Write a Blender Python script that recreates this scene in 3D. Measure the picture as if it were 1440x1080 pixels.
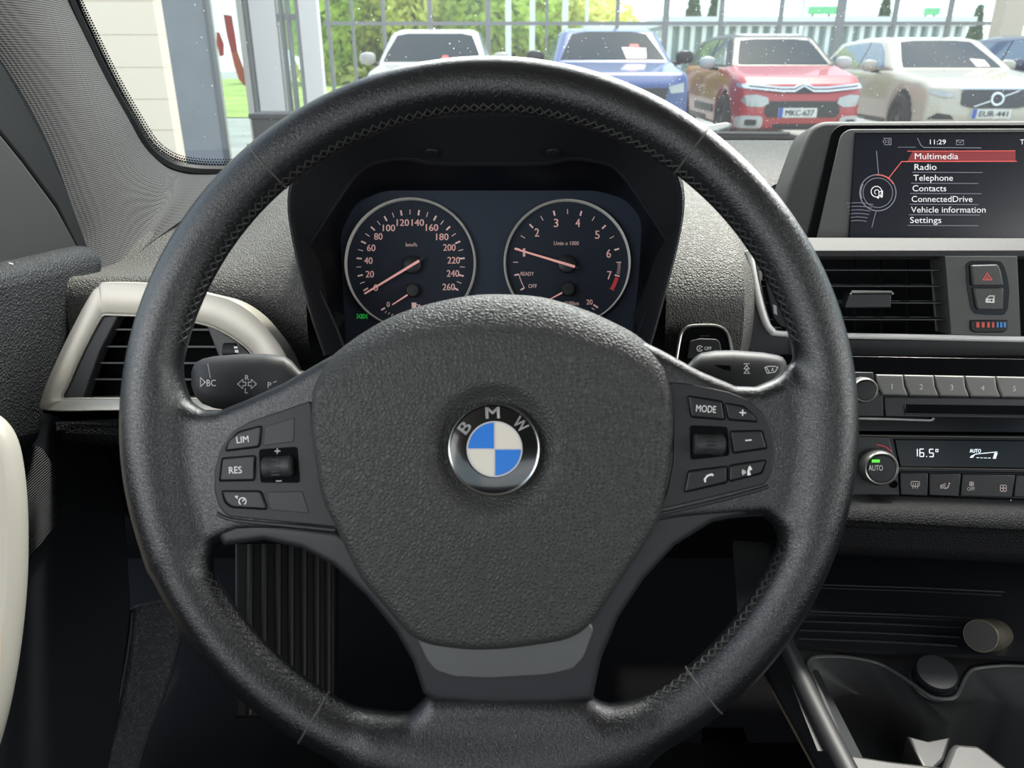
import bpy, bmesh, math, random
import numpy as np
from mathutils import Vector, Matrix
from mathutils.geometry import tessellate_polygon
random.seed(7); np.random.seed(7)
for o in list(bpy.data.objects): bpy.data.objects.remove(o)
SC = bpy.context.scene
COL = SC.collection
R = math.radians
# ------------------------------------------------------------------ camera
W, H, F = 1440, 1080, 1088.0
PITCH = R(22.5)
CAM = Vector((0, 0, 1.05))
FW = Vector((0, math.cos(PITCH), -math.sin(PITCH)))
UPV = Vector((0, math.sin(PITCH), math.cos(PITCH)))
RT = Vector((1, 0, 0))
cd = bpy.data.cameras.new('camera'); cam = bpy.data.objects.new('camera', cd); COL.objects.link(cam)
cam.location = CAM; cam.rotation_euler = (math.pi/2 - PITCH, 0, 0)
cd.sensor_width = 36; cd.lens = 36*F/W; cd.clip_start = .02; cd.clip_end = 500
cd.dof.use_dof = True; cd.dof.focus_distance = .60; cd.dof.aperture_fstop = 15.0
SC.camera = cam
# ------------------------------------------------------------------ world, sun, exposure
SC.view_settings.view_transform = 'Standard'; SC.view_settings.look = 'None'
SC.view_settings.gamma = 1; SC.view_settings.use_curve_mapping = False
SC.view_settings.exposure = 0.0
SC.cycles.use_denoising = True
SC.cycles.max_bounces = 6; SC.cycles.diffuse_bounces = 4; SC.cycles.transparent_max_bounces = 16
SC.cycles.sample_clamp_indirect = 4.0; SC.cycles.caustics_reflective = False; SC.cycles.caustics_refractive = False
wd = bpy.data.worlds.new('sky'); SC.world = wd; wd.use_nodes = True
nt = wd.node_tree; nt.nodes.clear()
def wn(t, **k):
    n = nt.nodes.new(t)
    for a, v in k.items(): setattr(n, a, v)
    return n
out = wn('ShaderNodeOutputWorld'); bg = wn('ShaderNodeBackground'); tc = wn('ShaderNodeTexCoord')
sep = wn('ShaderNodeSeparateXYZ'); ramp = wn('ShaderNodeValToRGB'); nz = wn('ShaderNodeTexNoise'); cr = wn('ShaderNodeValToRGB'); mx = wn('ShaderNodeMixRGB')
mp = wn('ShaderNodeMapping'); mp.inputs['Scale'].default_value = (1.4, 1.4, 7)
nt.links.new(tc.outputs['Generated'], sep.inputs[0]); nt.links.new(sep.outputs['Z'], ramp.inputs[0])
nt.links.new(tc.outputs['Generated'], mp.inputs[0]); nt.links.new(mp.outputs[0], nz.inputs['Vector'])
nz.inputs['Scale'].default_value = 2.6; nz.inputs['Detail'].default_value = 6
nt.links.new(nz.outputs['Fac'], cr.inputs[0])
cr.color_ramp.elements[0].position = .47; cr.color_ramp.elements[1].position = .66
ramp.color_ramp.elements[0].position = 0.0; ramp.color_ramp.elements[0].color = (.74, .86, .88, 1)
ramp.color_ramp.elements[1].position = .6; ramp.color_ramp.elements[1].color = (.42, .55, .72, 1)
e = ramp.color_ramp.elements.new(.15); e.color = (.60, .78, .86, 1)
mx.inputs[2].default_value = (.90, .93, .94, 1)
nt.links.new(cr.outputs[0], mx.inputs[0]); nt.links.new(ramp.outputs[0], mx.inputs[1])
nt.links.new(mx.outputs[0], bg.inputs[0]); nt.links.new(bg.outputs[0], out.inputs[0])
bg.inputs[1].default_value = 2.3
def lamp(name, kind, loc, direction, energy, color=(1, 1, 1), **k):
    l = bpy.data.lights.new(name, kind); o = bpy.data.objects.new(name, l); COL.objects.link(o)
    o.location = loc; o.rotation_euler = Vector(direction).to_track_quat('-Z', 'Y').to_euler()
    l.energy = energy; l.color = color
    for a, v in k.items(): setattr(l, a, v)
    return o
lamp('sun', 'SUN', (3, 6, 8), (-.20, -.40, -.90), 6.0, (1, .95, .86), angle=R(5))
# windscreen fill, then daylight through the rear and side windows of the cabin
lamp('windscreen_fill', 'AREA', (.28, .80, 1.29), (-.1, -.74, -.66), 14, (1, .965, .91), shape='RECTANGLE', size=.85, size_y=.16)  # added lamp, brightens hub and rim beyond what the sky gives
lamp('rear_window_daylight', 'AREA', (.35, -1.45, 1.16), (0, 1, -.12), .8, (1, .95, .9), shape='RECTANGLE', size=1.1, size_y=.36)
lamp('right_window_daylight', 'AREA', (1.10, -.15, 1.13), (-1, .25, -.1), 5, (1, .96, .9), shape='RECTANGLE', size=1.1, size_y=.34)
lamp('left_window_daylight', 'AREA', (-.48, -.25, 1.13), (1, .35, -.15), 3.5, (1, .96, .92), shape='RECTANGLE', size=.9, size_y=.34)
# ------------------------------------------------------------------ projection helpers
def ray(x, y): return FW + RT*((x-720)/F) + UPV*((540-y)/F)
def U(x, y, d): return CAM + ray(x, y)*d
class Pl:
    """a plane in the car; pl(x, y, h) is the point of the plane raised by h that the camera sees at pixel x, y"""
    def __init__(s, p, n): s.p = Vector(p); s.n = Vector(n).normalized()
    def __call__(s, x, y, h=0.0):
        r = ray(x, y); return CAM + r*(((s.p + s.n*h - CAM).dot(s.n))/r.dot(s.n))
def Pl3(a, b, c):
    n = (b-a).cross(c-a).normalized()
    if n.dot(CAM-a) < 0: n = -n
    return Pl(a, n)
def lin(c): return tuple(((v/255)/12.92 if v/255 <= .04045 else ((v/255+.055)/1.055)**2.4) for v in c)
# ------------------------------------------------------------------ materials
MATS = {}
def mat(name, rgb, rough=.5, metal=0.0, bump=None, spec=.5, emit=None, es=1.0, coat=0.0, vary=0.0, vscale=8, sheen=0, alpha=None):
    """rgb in sRGB 0-255; bump = (kind, scale, distance)"""
    if name in MATS: return MATS[name]
    m = bpy.data.materials.new(name); m.use_nodes = True; t = m.node_tree; b = t.nodes['Principled BSDF']
    b.inputs['Base Color'].default_value = (*lin(rgb), 1); b.inputs['Roughness'].default_value = rough
    b.inputs['Metallic'].default_value = metal; b.inputs['Specular IOR Level'].default_value = spec
    b.inputs['Coat Weight'].default_value = coat; b.inputs['Coat Roughness'].default_value = .05
    if sheen: b.inputs['Sheen Weight'].default_value = sheen
    if emit: b.inputs['Emission Color'].default_value = (*lin(emit), 1); b.inputs['Emission Strength'].default_value = es
    if bump or vary:
        c = t.nodes.new('ShaderNodeTexCoord')
    if vary:
        n = t.nodes.new('ShaderNodeTexNoise'); n.inputs['Scale'].default_value = vscale; n.inputs['Detail'].default_value = 5
        t.links.new(c.outputs['Object'], n.inputs['Vector'])
        r = t.nodes.new('ShaderNodeValToRGB'); r.color_ramp.elements[0].position = .3; r.color_ramp.elements[1].position = .7
        lo = [max(0, v*(1-vary)) for v in rgb]; hi = [min(255, v*(1+vary)) for v in rgb]
        r.color_ramp.elements[0].color = (*lin(lo), 1); r.color_ramp.elements[1].color = (*lin(hi), 1)
        t.links.new(n.outputs['Fac'], r.inputs[0]); t.links.new(r.outputs[0], b.inputs['Base Color'])
    if bump:
        kind, sc, dist = bump
        bp = t.nodes.new('ShaderNodeBump'); bp.inputs['Strength'].default_value = 1.0; bp.inputs['Distance'].default_value = dist
        if kind == 'leather':
            nn = t.nodes.new('ShaderNodeTexNoise'); nn.inputs['Scale'].default_value = sc*.35; nn.inputs['Detail'].default_value = 2
            t.links.new(c.outputs['Object'], nn.inputs['Vector'])
            ad = t.nodes.new('ShaderNodeVectorMath'); ad.operation = 'MULTIPLY_ADD'
            ad.inputs[1].default_value = (1.2/sc,)*3; t.links.new(nn.outputs['Color'], ad.inputs[0]); t.links.new(c.outputs['Object'], ad.inputs[2])
            v = t.nodes.new('ShaderNodeTexVoronoi'); v.feature = 'DISTANCE_TO_EDGE'; v.inputs['Scale'].default_value = sc
            t.links.new(ad.outputs[0], v.inputs['Vector'])
            mr = t.nodes.new('ShaderNodeMapRange'); mr.inputs[1].default_value = 0; mr.inputs[2].default_value = .35; mr.interpolation_type = 'SMOOTHSTEP'
            t.links.new(v.outputs['Distance'], mr.inputs[0])
            t.links.new(mr.outputs[0], bp.inputs['Height'])
        elif kind == 'noise':
            nn = t.nodes.new('ShaderNodeTexNoise'); nn.inputs['Scale'].default_value = sc; nn.inputs['Detail'].default_value = 3
            t.links.new(c.outputs['Object'], nn.inputs['Vector']); t.links.new(nn.outputs['Fac'], bp.inputs['Height'])
        elif kind == 'wrinkle':
            nn = t.nodes.new('ShaderNodeTexNoise'); nn.inputs['Scale'].default_value = sc; nn.inputs['Detail'].default_value = 4; nn.inputs['Distortion'].default_value = .6
            t.links.new(c.outputs['Object'], nn.inputs['Vector'])
            v = t.nodes.new('ShaderNodeTexVoronoi'); v.feature = 'DISTANCE_TO_EDGE'; v.inputs['Scale'].default_value = sc*1.3
            ad = t.nodes.new('ShaderNodeVectorMath'); ad.operation = 'MULTIPLY_ADD'; ad.inputs[1].default_value = (1.6/sc,)*3
            t.links.new(nn.outputs['Color'], ad.inputs[0]); t.links.new(c.outputs['Object'], ad.inputs[2]); t.links.new(ad.outputs[0], v.inputs['Vector'])
            mr = t.nodes.new('ShaderNodeMapRange'); mr.inputs[1].default_value = 0; mr.inputs[2].default_value = .3
            t.links.new(v.outputs['Distance'], mr.inputs[0])
            m2 = t.nodes.new('ShaderNodeMath'); m2.operation = 'MULTIPLY_ADD'; m2.inputs[1].default_value = .55
            t.links.new(mr.outputs[0], m2.inputs[0]); t.links.new(nn.outputs['Fac'], m2.inputs[2]); t.links.new(m2.outputs[0], bp.inputs['Height'])
        elif kind == 'weave':
            h = None
            for ax, s in (('X', 1.0), ('Z', 1.0)):
                w = t.nodes.new('ShaderNodeTexWave'); w.bands_direction = ax; w.inputs['Scale'].default_value = sc*s; w.inputs['Distortion'].default_value = .5
                t.links.new(c.outputs['Object'], w.inputs['Vector'])
                if h is None: h = w
                else:
                    m2 = t.nodes.new('ShaderNodeMath'); m2.operation = 'ADD'
                    t.links.new(h.outputs['Fac'], m2.inputs[0]); t.links.new(w.outputs['Fac'], m2.inputs[1]); t.links.new(m2.outputs[0], bp.inputs['Height'])
        elif kind == 'brushed':
            mp = t.nodes.new('ShaderNodeMapping'); mp.inputs['Scale'].default_value = (sc*.03, sc, sc); nn = t.nodes.new('ShaderNodeTexNoise'); nn.inputs['Scale'].default_value = 1
            t.links.new(c.outputs['Object'], mp.inputs[0]); t.links.new(mp.outputs[0], nn.inputs['Vector']); t.links.new(nn.outputs['Fac'], bp.inputs['Height'])
        t.links.new(bp.outputs[0], b.inputs['Normal'])
    MATS[name] = m; return m
def glassmat(name, tint=(255, 255, 255), gloss=.06, rough=0.02, haze=0.0):
    """thin pane: mostly clear, a little mirror, a little dust film"""
    if name in MATS: return MATS[name]
    m = bpy.data.materials.new(name); m.use_nodes = True; t = m.node_tree; t.nodes.clear()
    o = t.nodes.new('ShaderNodeOutputMaterial'); tr = t.nodes.new('ShaderNodeBsdfTransparent'); gl = t.nodes.new('ShaderNodeBsdfGlossy')
    mix = t.nodes.new('ShaderNodeMixShader'); fr = t.nodes.new('ShaderNodeFresnel'); fr.inputs[0].default_value = 1.45
    mul = t.nodes.new('ShaderNodeMath'); mul.operation = 'MULTIPLY'; mul.inputs[1].default_value = gloss/.04
    tr.inputs[0].default_value = (*lin(tint), 1); gl.inputs['Roughness'].default_value = rough
    t.links.new(fr.outputs[0], mul.inputs[0]); t.links.new(mul.outputs[0], mix.inputs[0])
    t.links.new(tr.outputs[0], mix.inputs[1]); t.links.new(gl.outputs[0], mix.inputs[2])
    last = mix
    if haze:
        df = t.nodes.new('ShaderNodeBsdfDiffuse'); df.inputs[0].default_value = (.8, .8, .8, 1); tl = t.nodes.new('ShaderNodeBsdfTranslucent'); tl.inputs[0].default_value = (.8, .8, .8, 1)
        ad = t.nodes.new('ShaderNodeMixShader'); t.links.new(df.outputs[0], ad.inputs[1]); t.links.new(tl.outputs[0], ad.inputs[2])
        m2 = t.nodes.new('ShaderNodeMixShader'); m2.inputs[0].default_value = haze
        t.links.new(mix.outputs[0], m2.inputs[1]); t.links.new(ad.outputs[0], m2.inputs[2]); last = m2
    t.links.new(last.outputs[0], o.inputs[0]); MATS[name] = m; return m
# ------------------------------------------------------------------ mesh builder (world coordinates)
class MB:
    def __init__(s): s.v = []; s.f = []; s.m = []; s.sm = []
    def add(s, vs, fs, m=0, smooth=True):
        b = len(s.v); s.v += [Vector(v) for v in vs]
        for f in fs: s.f.append([b+i for i in f]); s.m.append(m); s.sm.append(smooth)
        return s
    def rings(s, rings, closed=True, cap0=False, cap1=False, m=0, smooth=True):
        n = len(rings[0]); vs = [p for r in rings for p in r]; fs = []
        for i in range(len(rings)-1):
            for j in range(n if closed else n-1):
                k = (j+1) % n
                fs.append((i*n+j, i*n+k, (i+1)*n+k, (i+1)*n+j))
        s.add(vs, fs, m, smooth)
        if cap0: s.ngon(rings[0][::-1], m)
        if cap1: s.ngon(rings[-1], m)
        return s
    def ngon(s, pts, m=0):
        pts = [Vector(p) for p in pts]
        tri = tessellate_polygon([pts]); b = len(s.v); s.v += pts
        nrm = Vector((0, 0, 0))
        for i in range(len(pts)):
            a, c = pts[i], pts[(i+1) % len(pts)]; nrm += a.cross(c)
        for t in tri:
            a, c, d = (pts[i] for i in t)
            if (c-a).cross(d-a).dot(nrm) < 0: t = t[::-1]
            s.f.append([b+i for i in t]); s.m.append(m); s.sm.append(False)
        return s
    def tube(s, pts, r, n=8, closed=False, m=0, caps=True, flat=None):
        pts = [Vector(p) for p in pts]; N = len(pts)
        rs = r if isinstance(r, (list, tuple)) else [r]*N
        T = []
        for i in range(N):
            a = pts[(i-1) % N] if (closed or i > 0) else pts[i]; b = pts[(i+1) % N] if (closed or i < N-1) else pts[i]
            T.append((b-a).normalized())
        up = T[0].orthogonal().normalized(); rings = []
        for i in range(N):
            up = (up - T[i]*up.dot(T[i])).normalized(); sd = T[i].cross(up)
            rings.append([pts[i] + (up*math.cos(2*math.pi*k/n) + sd*math.sin(2*math.pi*k/n))*rs[i] for k in range(n)])
        if closed: rings.append(rings[0])
        return s.rings(rings, True, caps and not closed, caps and not closed, m)
    def lathe(s, c, axis, prof, n=32, m=0, cap=True, sx=1.0, up=None):
        """prof: list of (radius, height along axis)"""
        c = Vector(c); ax = Vector(axis).normalized(); u = (Vector(up) - ax*Vector(up).dot(ax)).normalized() if up else ax.orthogonal().normalized(); w = ax.cross(u)
        rings = [[c + ax*h + (u*math.cos(2*math.pi*k/n) + w*math.sin(2*math.pi*k/n)*sx)*r for k in range(n)] for r, h in prof]
        s.rings(rings, True, False, False, m)
        if cap:
            if prof[0][0] > 1e-6: s.ngon(rings[0][::-1], m)
            if prof[-1][0] > 1e-6: s.ngon(rings[-1], m)
        return s
    def box(s, lo, hi, m=0, M=None):
        a, b = lo, hi
        vs = [Vector((x, y, z)) for z in (a[2], b[2]) for y in (a[1], b[1]) for x in (a[0], b[0])]
        if M: vs = [M @ v for v in vs]
        return s.add(vs, [(0, 2, 3, 1), (4, 5, 7, 6), (0, 1, 5, 4), (2, 6, 7, 3), (0, 4, 6, 2), (1, 3, 7, 5)], m, False)
    def slab(s, pts, n, t, bev=0.0, m=0, seg=3, hole=None):
        """front outline pts (3D, seen counter-clockwise or not), front normal n, thickness t, rounded front edge bev"""
        n = Vector(n).normalized(); pts = [Vector(p) for p in pts]
        u = n.orthogonal().normalized(); w = n.cross(u); o = pts[0]
        P = [((p-o).dot(u), (p-o).dot(w)) for p in pts]
        A = sum(P[i][0]*P[(i+1) % len(P)][1]-P[(i+1) % len(P)][0]*P[i][1] for i in range(len(P)))
        if A < 0: pts = pts[::-1]; P = P[::-1]
        def ring(ins, h):
            N = len(P); out = []
            for i in range(N):
                ax, ay = P[i-1]; bx, by = P[i]; cx, cy = P[(i+1) % N]
                e1 = Vector((bx-ax, by-ay)); e2 = Vector((cx-bx, cy-by))
                if e1.length < 1e-9: e1 = e2
                if e2.length < 1e-9: e2 = e1
                n1 = Vector((-e1.y, e1.x)).normalized(); n2 = Vector((-e2.y, e2.x)).normalized()
                d = n1+n2
                if d.length < 1e-6: d = n1
                d = d/max(.35, d.dot(n1)) if d.dot(n1) > 0 else n1
                out.append(o + u*(bx+d.x*ins) + w*(by+d.y*ins) + n*((pts[i]-o).dot(n)+h))
            return out
        rr = [ring(0, -t)]
        if bev > 0:
            for k in range(seg+1):
                a = math.pi/2*k/seg; rr.append(ring(bev*(1-math.cos(a)), -bev+bev*math.sin(a)))
        else: rr.append(ring(0, 0))
        s.rings(rr, True, True, False, m, smooth=bev > 0); s.ngon(rr[-1], m); return s
    def frame(s, outer, inner, n, t, bev=0.0, m=0):
        """ring between two outlines with the same number of points"""
        n = Vector(n).normalized(); O = [Vector(p) for p in outer]; I = [Vector(p) for p in inner]
        b = bev
        def mixr(a, c, k): return [p.lerp(q, k) for p, q in zip(a, c)]
        def off(a, h): return [p + n*h for p in a]
        wd = sum((p-q).length for p, q in zip(O, I))/len(O); k = min(.45, b/wd) if b else 0
        rr = [off(O, -t), off(O, -b)]
        if b: rr += [off(mixr(O, I, k*.3), -b*.3), off(mixr(O, I, k), 0), off(mixr(O, I, 1-k), 0), off(mixr(O, I, 1-k*.3), -b*.3)]
        else: rr += [O, I]
        rr += [off(I, -b), off(I, -t)]
        return s.rings(rr, True, m=m, smooth=b > 0)
    # flat print on a plane
    def poly(s, pl, px, h, m=0):
        P = [pl(x, y, h) for x, y in px]
        a = sum(px[i][0]*px[(i+1) % len(px)][1]-px[(i+1) % len(px)][0]*px[i][1] for i in range(len(px)))
        return s.ngon(P if a < 0 else P[::-1], m)
    def stroke(s, pl, px, w, h, m=0, closed=False):
        px = [Vector(p) for p in px]; N = len(px); L = []; Rr = []
        for i in range(N):
            a = px[i-1] if (closed or i) else px[i]; b = px[(i+1) % N] if (closed or i < N-1) else px[i]
            d1 = (px[i]-a); d2 = (b-px[i]); d1 = d1.normalized() if d1.length > 1e-6 else d2.normalized(); d2 = d2.normalized() if d2.length > 1e-6 else d1
            nn = Vector((-d1.y, d1.x)); n2 = Vector((-d2.y, d2.x)); q = (nn+n2); q = q/max(.5, q.dot(nn)) if q.length > 1e-6 else nn
            L.append(px[i]+q*w/2); Rr.append(px[i]-q*w/2)
        vs = [pl(p.x, p.y, h) for p in L]+[pl(p.x, p.y, h) for p in Rr]
        fs = [(i, N+i, N+(i+1) % N, (i+1) % N) for i in range(N if closed else N-1)]
        return s.add(vs, [f[::-1] for f in fs], m, False)
    def arc(s, pl, cx, cy, r, a0, a1, w, h, m=0, n=20, ry=None):
        ry = ry or r; pts = [(cx+r*math.cos(R(a0+(a1-a0)*i/n)), cy-ry*math.sin(R(a0+(a1-a0)*i/n))) for i in range(n+1)]
        if abs(a1-a0) >= 360: return s.stroke(pl, pts[:-1], w, h, m, True)
        return s.stroke(pl, pts, w, h, m)
    def disc(s, pl, cx, cy, r, h, m=0, n=24, ry=None):
        ry = ry or r; return s.poly(pl, [(cx+r*math.cos(2*math.pi*i/n), cy+ry*math.sin(2*math.pi*i/n)) for i in range(n)], h, m)
    def text(s, pl, txt, x, y, cap, h, m=0, width=None, ang=0, align='c', shear=0, bold=0):
        vs, fs = glyphs(txt, bold)
        x0 = min(v[0] for v in vs); x1 = max(v[0] for v in vs); k = cap; kx = k if width is None else width/(x1-x0)
        off = {'c': -(x0+x1)/2, 'l': -x0, 'r': -x1}[align]
        ca, sa = math.cos(R(ang)), math.sin(R(ang)); out = []
        for u, v in vs:
            a = (u+off)*kx + shear*(v-.5)*k; b = (v-.5)*k
            out.append(pl(x + a*ca - b*sa, y - (a*sa + b*ca), h))
        return s.add(out, fs, m, False)
_G = {}
def glyphs(txt, bold=0):
    """outline font letters as a flat mesh, capital height 1"""
    if (txt, bold) in _G: return _G[(txt, bold)]
    def raw(t):
        c = bpy.data.curves.new('t', 'FONT'); c.body = t; c.size = 1; c.resolution_u = 3
        o = bpy.data.objects.new('t', c); COL.objects.link(o)
        dg = bpy.context.evaluated_depsgraph_get(); me = bpy.data.meshes.new_from_object(o.evaluated_get(dg))
        v = [(p.co.x, p.co.y) for p in me.vertices]; f = [tuple(p.vertices) for p in me.polygons]
        bpy.data.objects.remove(o); bpy.data.curves.remove(c); bpy.data.meshes.remove(me); return v, f
    if 'cap' not in _G: _G['cap'] = max(p[1] for p in raw('H')[0])
    v, f = raw(txt); k = 1/_G['cap']; v = [(a*k, b*k) for a, b in v]
    f2 = []
    for t in f:
        a = sum(v[t[i]][0]*v[t[(i+1) % len(t)]][1]-v[t[(i+1) % len(t)]][0]*v[t[i]][1] for i in range(len(t)))
        f2.append(t if a > 0 else t[::-1])
    if bold:
        n = len(v); f3 = list(f2); v2 = list(v)
        for k in (-2, -1, 1, 2):
            b = len(v2); v2 += [(a+bold*k, c) for a, c in v]; f3 += [tuple(b+i for i in t) for t in f2]
        v, f2 = v2, f3
    _G[(txt, bold)] = (v, f2); return _G[(txt, bold)]
# ------------------------------------------------------------------ objects
MW = {}
def props(o, label=None, cat=None, group=None, kind=None):
    if label: o['label'] = label
    if cat: o['category'] = cat
    if group: o['group'] = group
    if kind: o['kind'] = kind
def thing(name, label, cat, loc, rot=None, group=None, kind=None):
    o = bpy.data.objects.new(name, None); COL.objects.link(o); o.empty_display_size = .05
    M = Matrix.Translation(Vector(loc)) @ (rot.to_4x4() if rot else Matrix.Identity(4))
    o.matrix_world = M; MW[o.name] = M; props(o, label, cat, group, kind); return o
def mk(name, mb, mats, parent=None, label=None, cat=None, group=None, kind=None, flat=False, weld=True):
    mats = mats if isinstance(mats, (list, tuple)) else [mats]
    if parent: M = MW[parent.name]
    else:
        xs = [v.x for v in mb.v]; ys = [v.y for v in mb.v]; zs = [v.z for v in mb.v]
        M = Matrix.Translation(((min(xs)+max(xs))/2, (min(ys)+max(ys))/2, min(zs)))
    I = M.inverted(); me = bpy.data.meshes.new(name)
    me.from_pydata([I @ v for v in mb.v], [], mb.f)
    for p, mi, sm in zip(me.polygons, mb.m, mb.sm): p.material_index = mi; p.use_smooth = sm and not flat
    if weld:
        bm = bmesh.new(); bm.from_mesh(me); bmesh.ops.remove_doubles(bm, verts=bm.verts, dist=1e-6)
        for e in bm.edges:
            if len(e.link_faces) == 2 and e.calc_face_angle(0) > R(42): e.smooth = False
        bm.to_mesh(me); bm.free()
    for m in mats: me.materials.append(m)
    o = bpy.data.objects.new(name, me); COL.objects.link(o)
    if parent: o.parent = parent
    else: o.location = M.translation
    MW[o.name] = M; props(o, label, cat, group, kind); return o
# ------------------------------------------------------------------ 2D outline helpers (pixels)
def spl(p, n=6, closed=True):
    p = [Vector((a, b)) for a, b in p]; N = len(p); o = []
    for i in range(N if closed else N-1):
        a = p[(i-1) % N] if closed or i else p[0]; b = p[i]; c = p[(i+1) % N]; d = p[(i+2) % N] if closed or i < N-2 else p[-1]
        for k in range(n):
            t = k/n; q = .5*((2*b)+(c-a)*t+(2*a-5*b+4*c-d)*t*t+(3*b-a-3*c+d)*t**3); o.append((q.x, q.y))
    if not closed: o.append((p[-1].x, p[-1].y))
    return o
def rnd(p, r, n=4):
    """round the corners of a polygon"""
    p = [Vector((a, b)) for a, b in p]; N = len(p); o = []
    rs = r if isinstance(r, (list, tuple)) else [r]*N
    for i in range(N):
        a, b, c = p[i-1], p[i], p[(i+1) % N]; k = min(rs[i], (a-b).length*.45, (c-b).length*.45)
        if k < .01: o.append((b.x, b.y)); continue
        s = b+(a-b).normalized()*k; e = b+(c-b).normalized()*k
        for j in range(n+1):
            t = j/n; q = s.lerp(b, t).lerp(b.lerp(e, t), t); o.append((q.x, q.y))
    return o
def resamp(p, n):
    """n points evenly along a closed outline, starting at its first point"""
    p = [Vector((a, b)) for a, b in p]; p.append(p[0]); L = [0]
    for i in range(len(p)-1): L.append(L[-1]+(p[i+1]-p[i]).length)
    o = []; j = 0
    for k in range(n):
        t = L[-1]*k/n
        while L[j+1] < t: j += 1
        q = p[j].lerp(p[j+1], (t-L[j])/max(1e-9, L[j+1]-L[j])); o.append((q.x, q.y))
    return o
def on(pl, px, h=0.0): return [pl(x, y, h) for x, y in px]
# ------------------------------------------------------------------ implicit surfaces
def sd_poly(x, y, P):
    P = np.asarray(P, float); d = np.full(x.shape, 1e18); s = np.ones(x.shape)
    for i in range(len(P)):
        ax, ay = P[i]; bx, by = P[i-1]; ex, ey = bx-ax, by-ay; wx, wy = x-ax, y-ay
        t = np.clip((wx*ex+wy*ey)/(ex*ex+ey*ey+1e-12), 0, 1); d = np.minimum(d, (wx-ex*t)**2+(wy-ey*t)**2)
        c1 = y >= ay; c2 = y < by; c3 = ex*wy > ey*wx
        s = np.where((c1 & c2 & c3) | (~c1 & ~c2 & ~c3), -s, s)
    return s*np.sqrt(d)
def smin(a, b, k): h = np.clip(.5+.5*(b-a)/k, 0, 1); return b*(1-h)+a*h-k*h*(1-h)
def smax(a, b, k): return -smin(-a, -b, k)
def prism(d2, z, zc, hz, r):
    a = d2+r; b = np.abs(z-zc)-hz+r
    return np.minimum(np.maximum(a, b), 0)+np.sqrt(np.maximum(a, 0)**2+np.maximum(b, 0)**2)-r
def surfnet(f, lo, hi, h, iters=3):
    nx, ny, nz = [int(math.ceil((hi[i]-lo[i])/h))+1 for i in range(3)]
    g = [lo[i]+h*np.arange(n) for i, n in zip(range(3), (nx, ny, nz))]
    X, Y, Z = np.meshgrid(*g, indexing='ij'); V = f(X.ravel(), Y.ravel(), Z.ravel()).reshape(nx, ny, nz); S = V < 0
    cs = (nx-1, ny-1, nz-1); acc = np.zeros(cs+(3,)); cnt = np.zeros(cs)
    off = [(i, j, k) for i in (0, 1) for j in (0, 1) for k in (0, 1)]
    def sub(A, o): return A[o[0]:o[0]+cs[0], o[1]:o[1]+cs[1], o[2]:o[2]+cs[2]]
    for a in off:
        for ax in range(3):
            if a[ax]: continue
            b = list(a); b[ax] = 1; va, vb = sub(V, a), sub(V, b); c = sub(S, a) != sub(S, b)
            t = np.where(c, va/np.where(va-vb == 0, 1, va-vb), 0)
            for q in range(3): acc[..., q] += np.where(c, a[q]+(t if q == ax else 0), 0)
            cnt += c
    act = cnt > 0; idx = -np.ones(cs, int); idx[act] = np.arange(act.sum())
    ii = np.argwhere(act); P = np.array(lo)+h*(ii+acc[act]/cnt[act][:, None])
    faces = []
    for ax in range(3):
        o1, o2 = [(1, 2), (2, 0), (0, 1)][ax]
        sl0 = [slice(1, -1)]*3; sl0[ax] = slice(0, -1); sl1 = list(sl0); sl1[ax] = slice(1, None)
        a, b = S[tuple(sl0)], S[tuple(sl1)]; c = np.argwhere(a != b)
        if not len(c): continue
        base = c.copy(); base[:, o1] += 1; base[:, o2] += 1
        sgn = a[tuple(c.T)]
        def at(d1, d2):
            q = base.copy(); q[:, o1] += d1; q[:, o2] += d2; return idx[tuple(q.T)]
        Q = np.stack([at(-1, -1), at(0, -1), at(0, 0), at(-1, 0)], 1); Q[~sgn] = Q[~sgn][:, ::-1]; faces.append(Q)
    Fq = np.concatenate(faces); e = h*.2
    for _ in range(iters):
        x, y, z = P.T; v = f(x, y, z)
        G = np.stack([f(x+e, y, z)-f(x-e, y, z), f(x, y+e, z)-f(x, y-e, z), f(x, y, z+e)-f(x, y, z-e)], 1)/(2*e)
        g2 = (G**2).sum(1); st = (v/np.maximum(g2, .2))[:, None]*G; L = np.linalg.norm(st, axis=1); st *= np.minimum(1, h*.5/np.maximum(L, 1e-9))[:, None]; P = P-st
    return P, Fq
# ------------------------------------------------------------------ cabin materials
leather = mat('worn black leather', (17, 18, 21), .3, bump=('wrinkle', 640, .00011), spec=.8)
padmat = mat('grained black vinyl', (57, 57, 56), .5, bump=('leather', 430, .0003), spec=.4)
dashm = mat('grained grey dashboard skin', (92, 90, 87), .6, bump=('leather', 430, .0007), spec=.35)
dashd = mat('dark grained dashboard skin', (28, 29, 32), .6, bump=('leather', 430, .0004), spec=.35)
softblk = mat('matte black plastic', (26, 27, 30), .5, spec=.4, bump=('noise', 2500, .00004))
satin = mat('satin anthracite plastic', (36, 37, 40), .42, spec=.45, bump=('noise', 2500, .00004))
greyp = mat('mid grey plastic', (70, 70, 70), .45, spec=.45, bump=('noise', 2500, .00004))
gloss = mat('piano black', (8, 9, 12), .12, spec=.2)
deep = mat('black recess', (6, 7, 9), .7, spec=.08)
silver = mat('satin silver paint', (196, 190, 178), .38, .35, bump=('noise', 1800, .00003))
chrome = mat('chrome', (176, 176, 176), .2, 1.0)
satchr = mat('satin chrome', (170, 168, 164), .3, 1.0)
whitep = mat('white print', (222, 222, 220), .5, emit=(220, 220, 218), es=.12)
greypr = mat('grey print', (165, 165, 165), .5)
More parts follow.
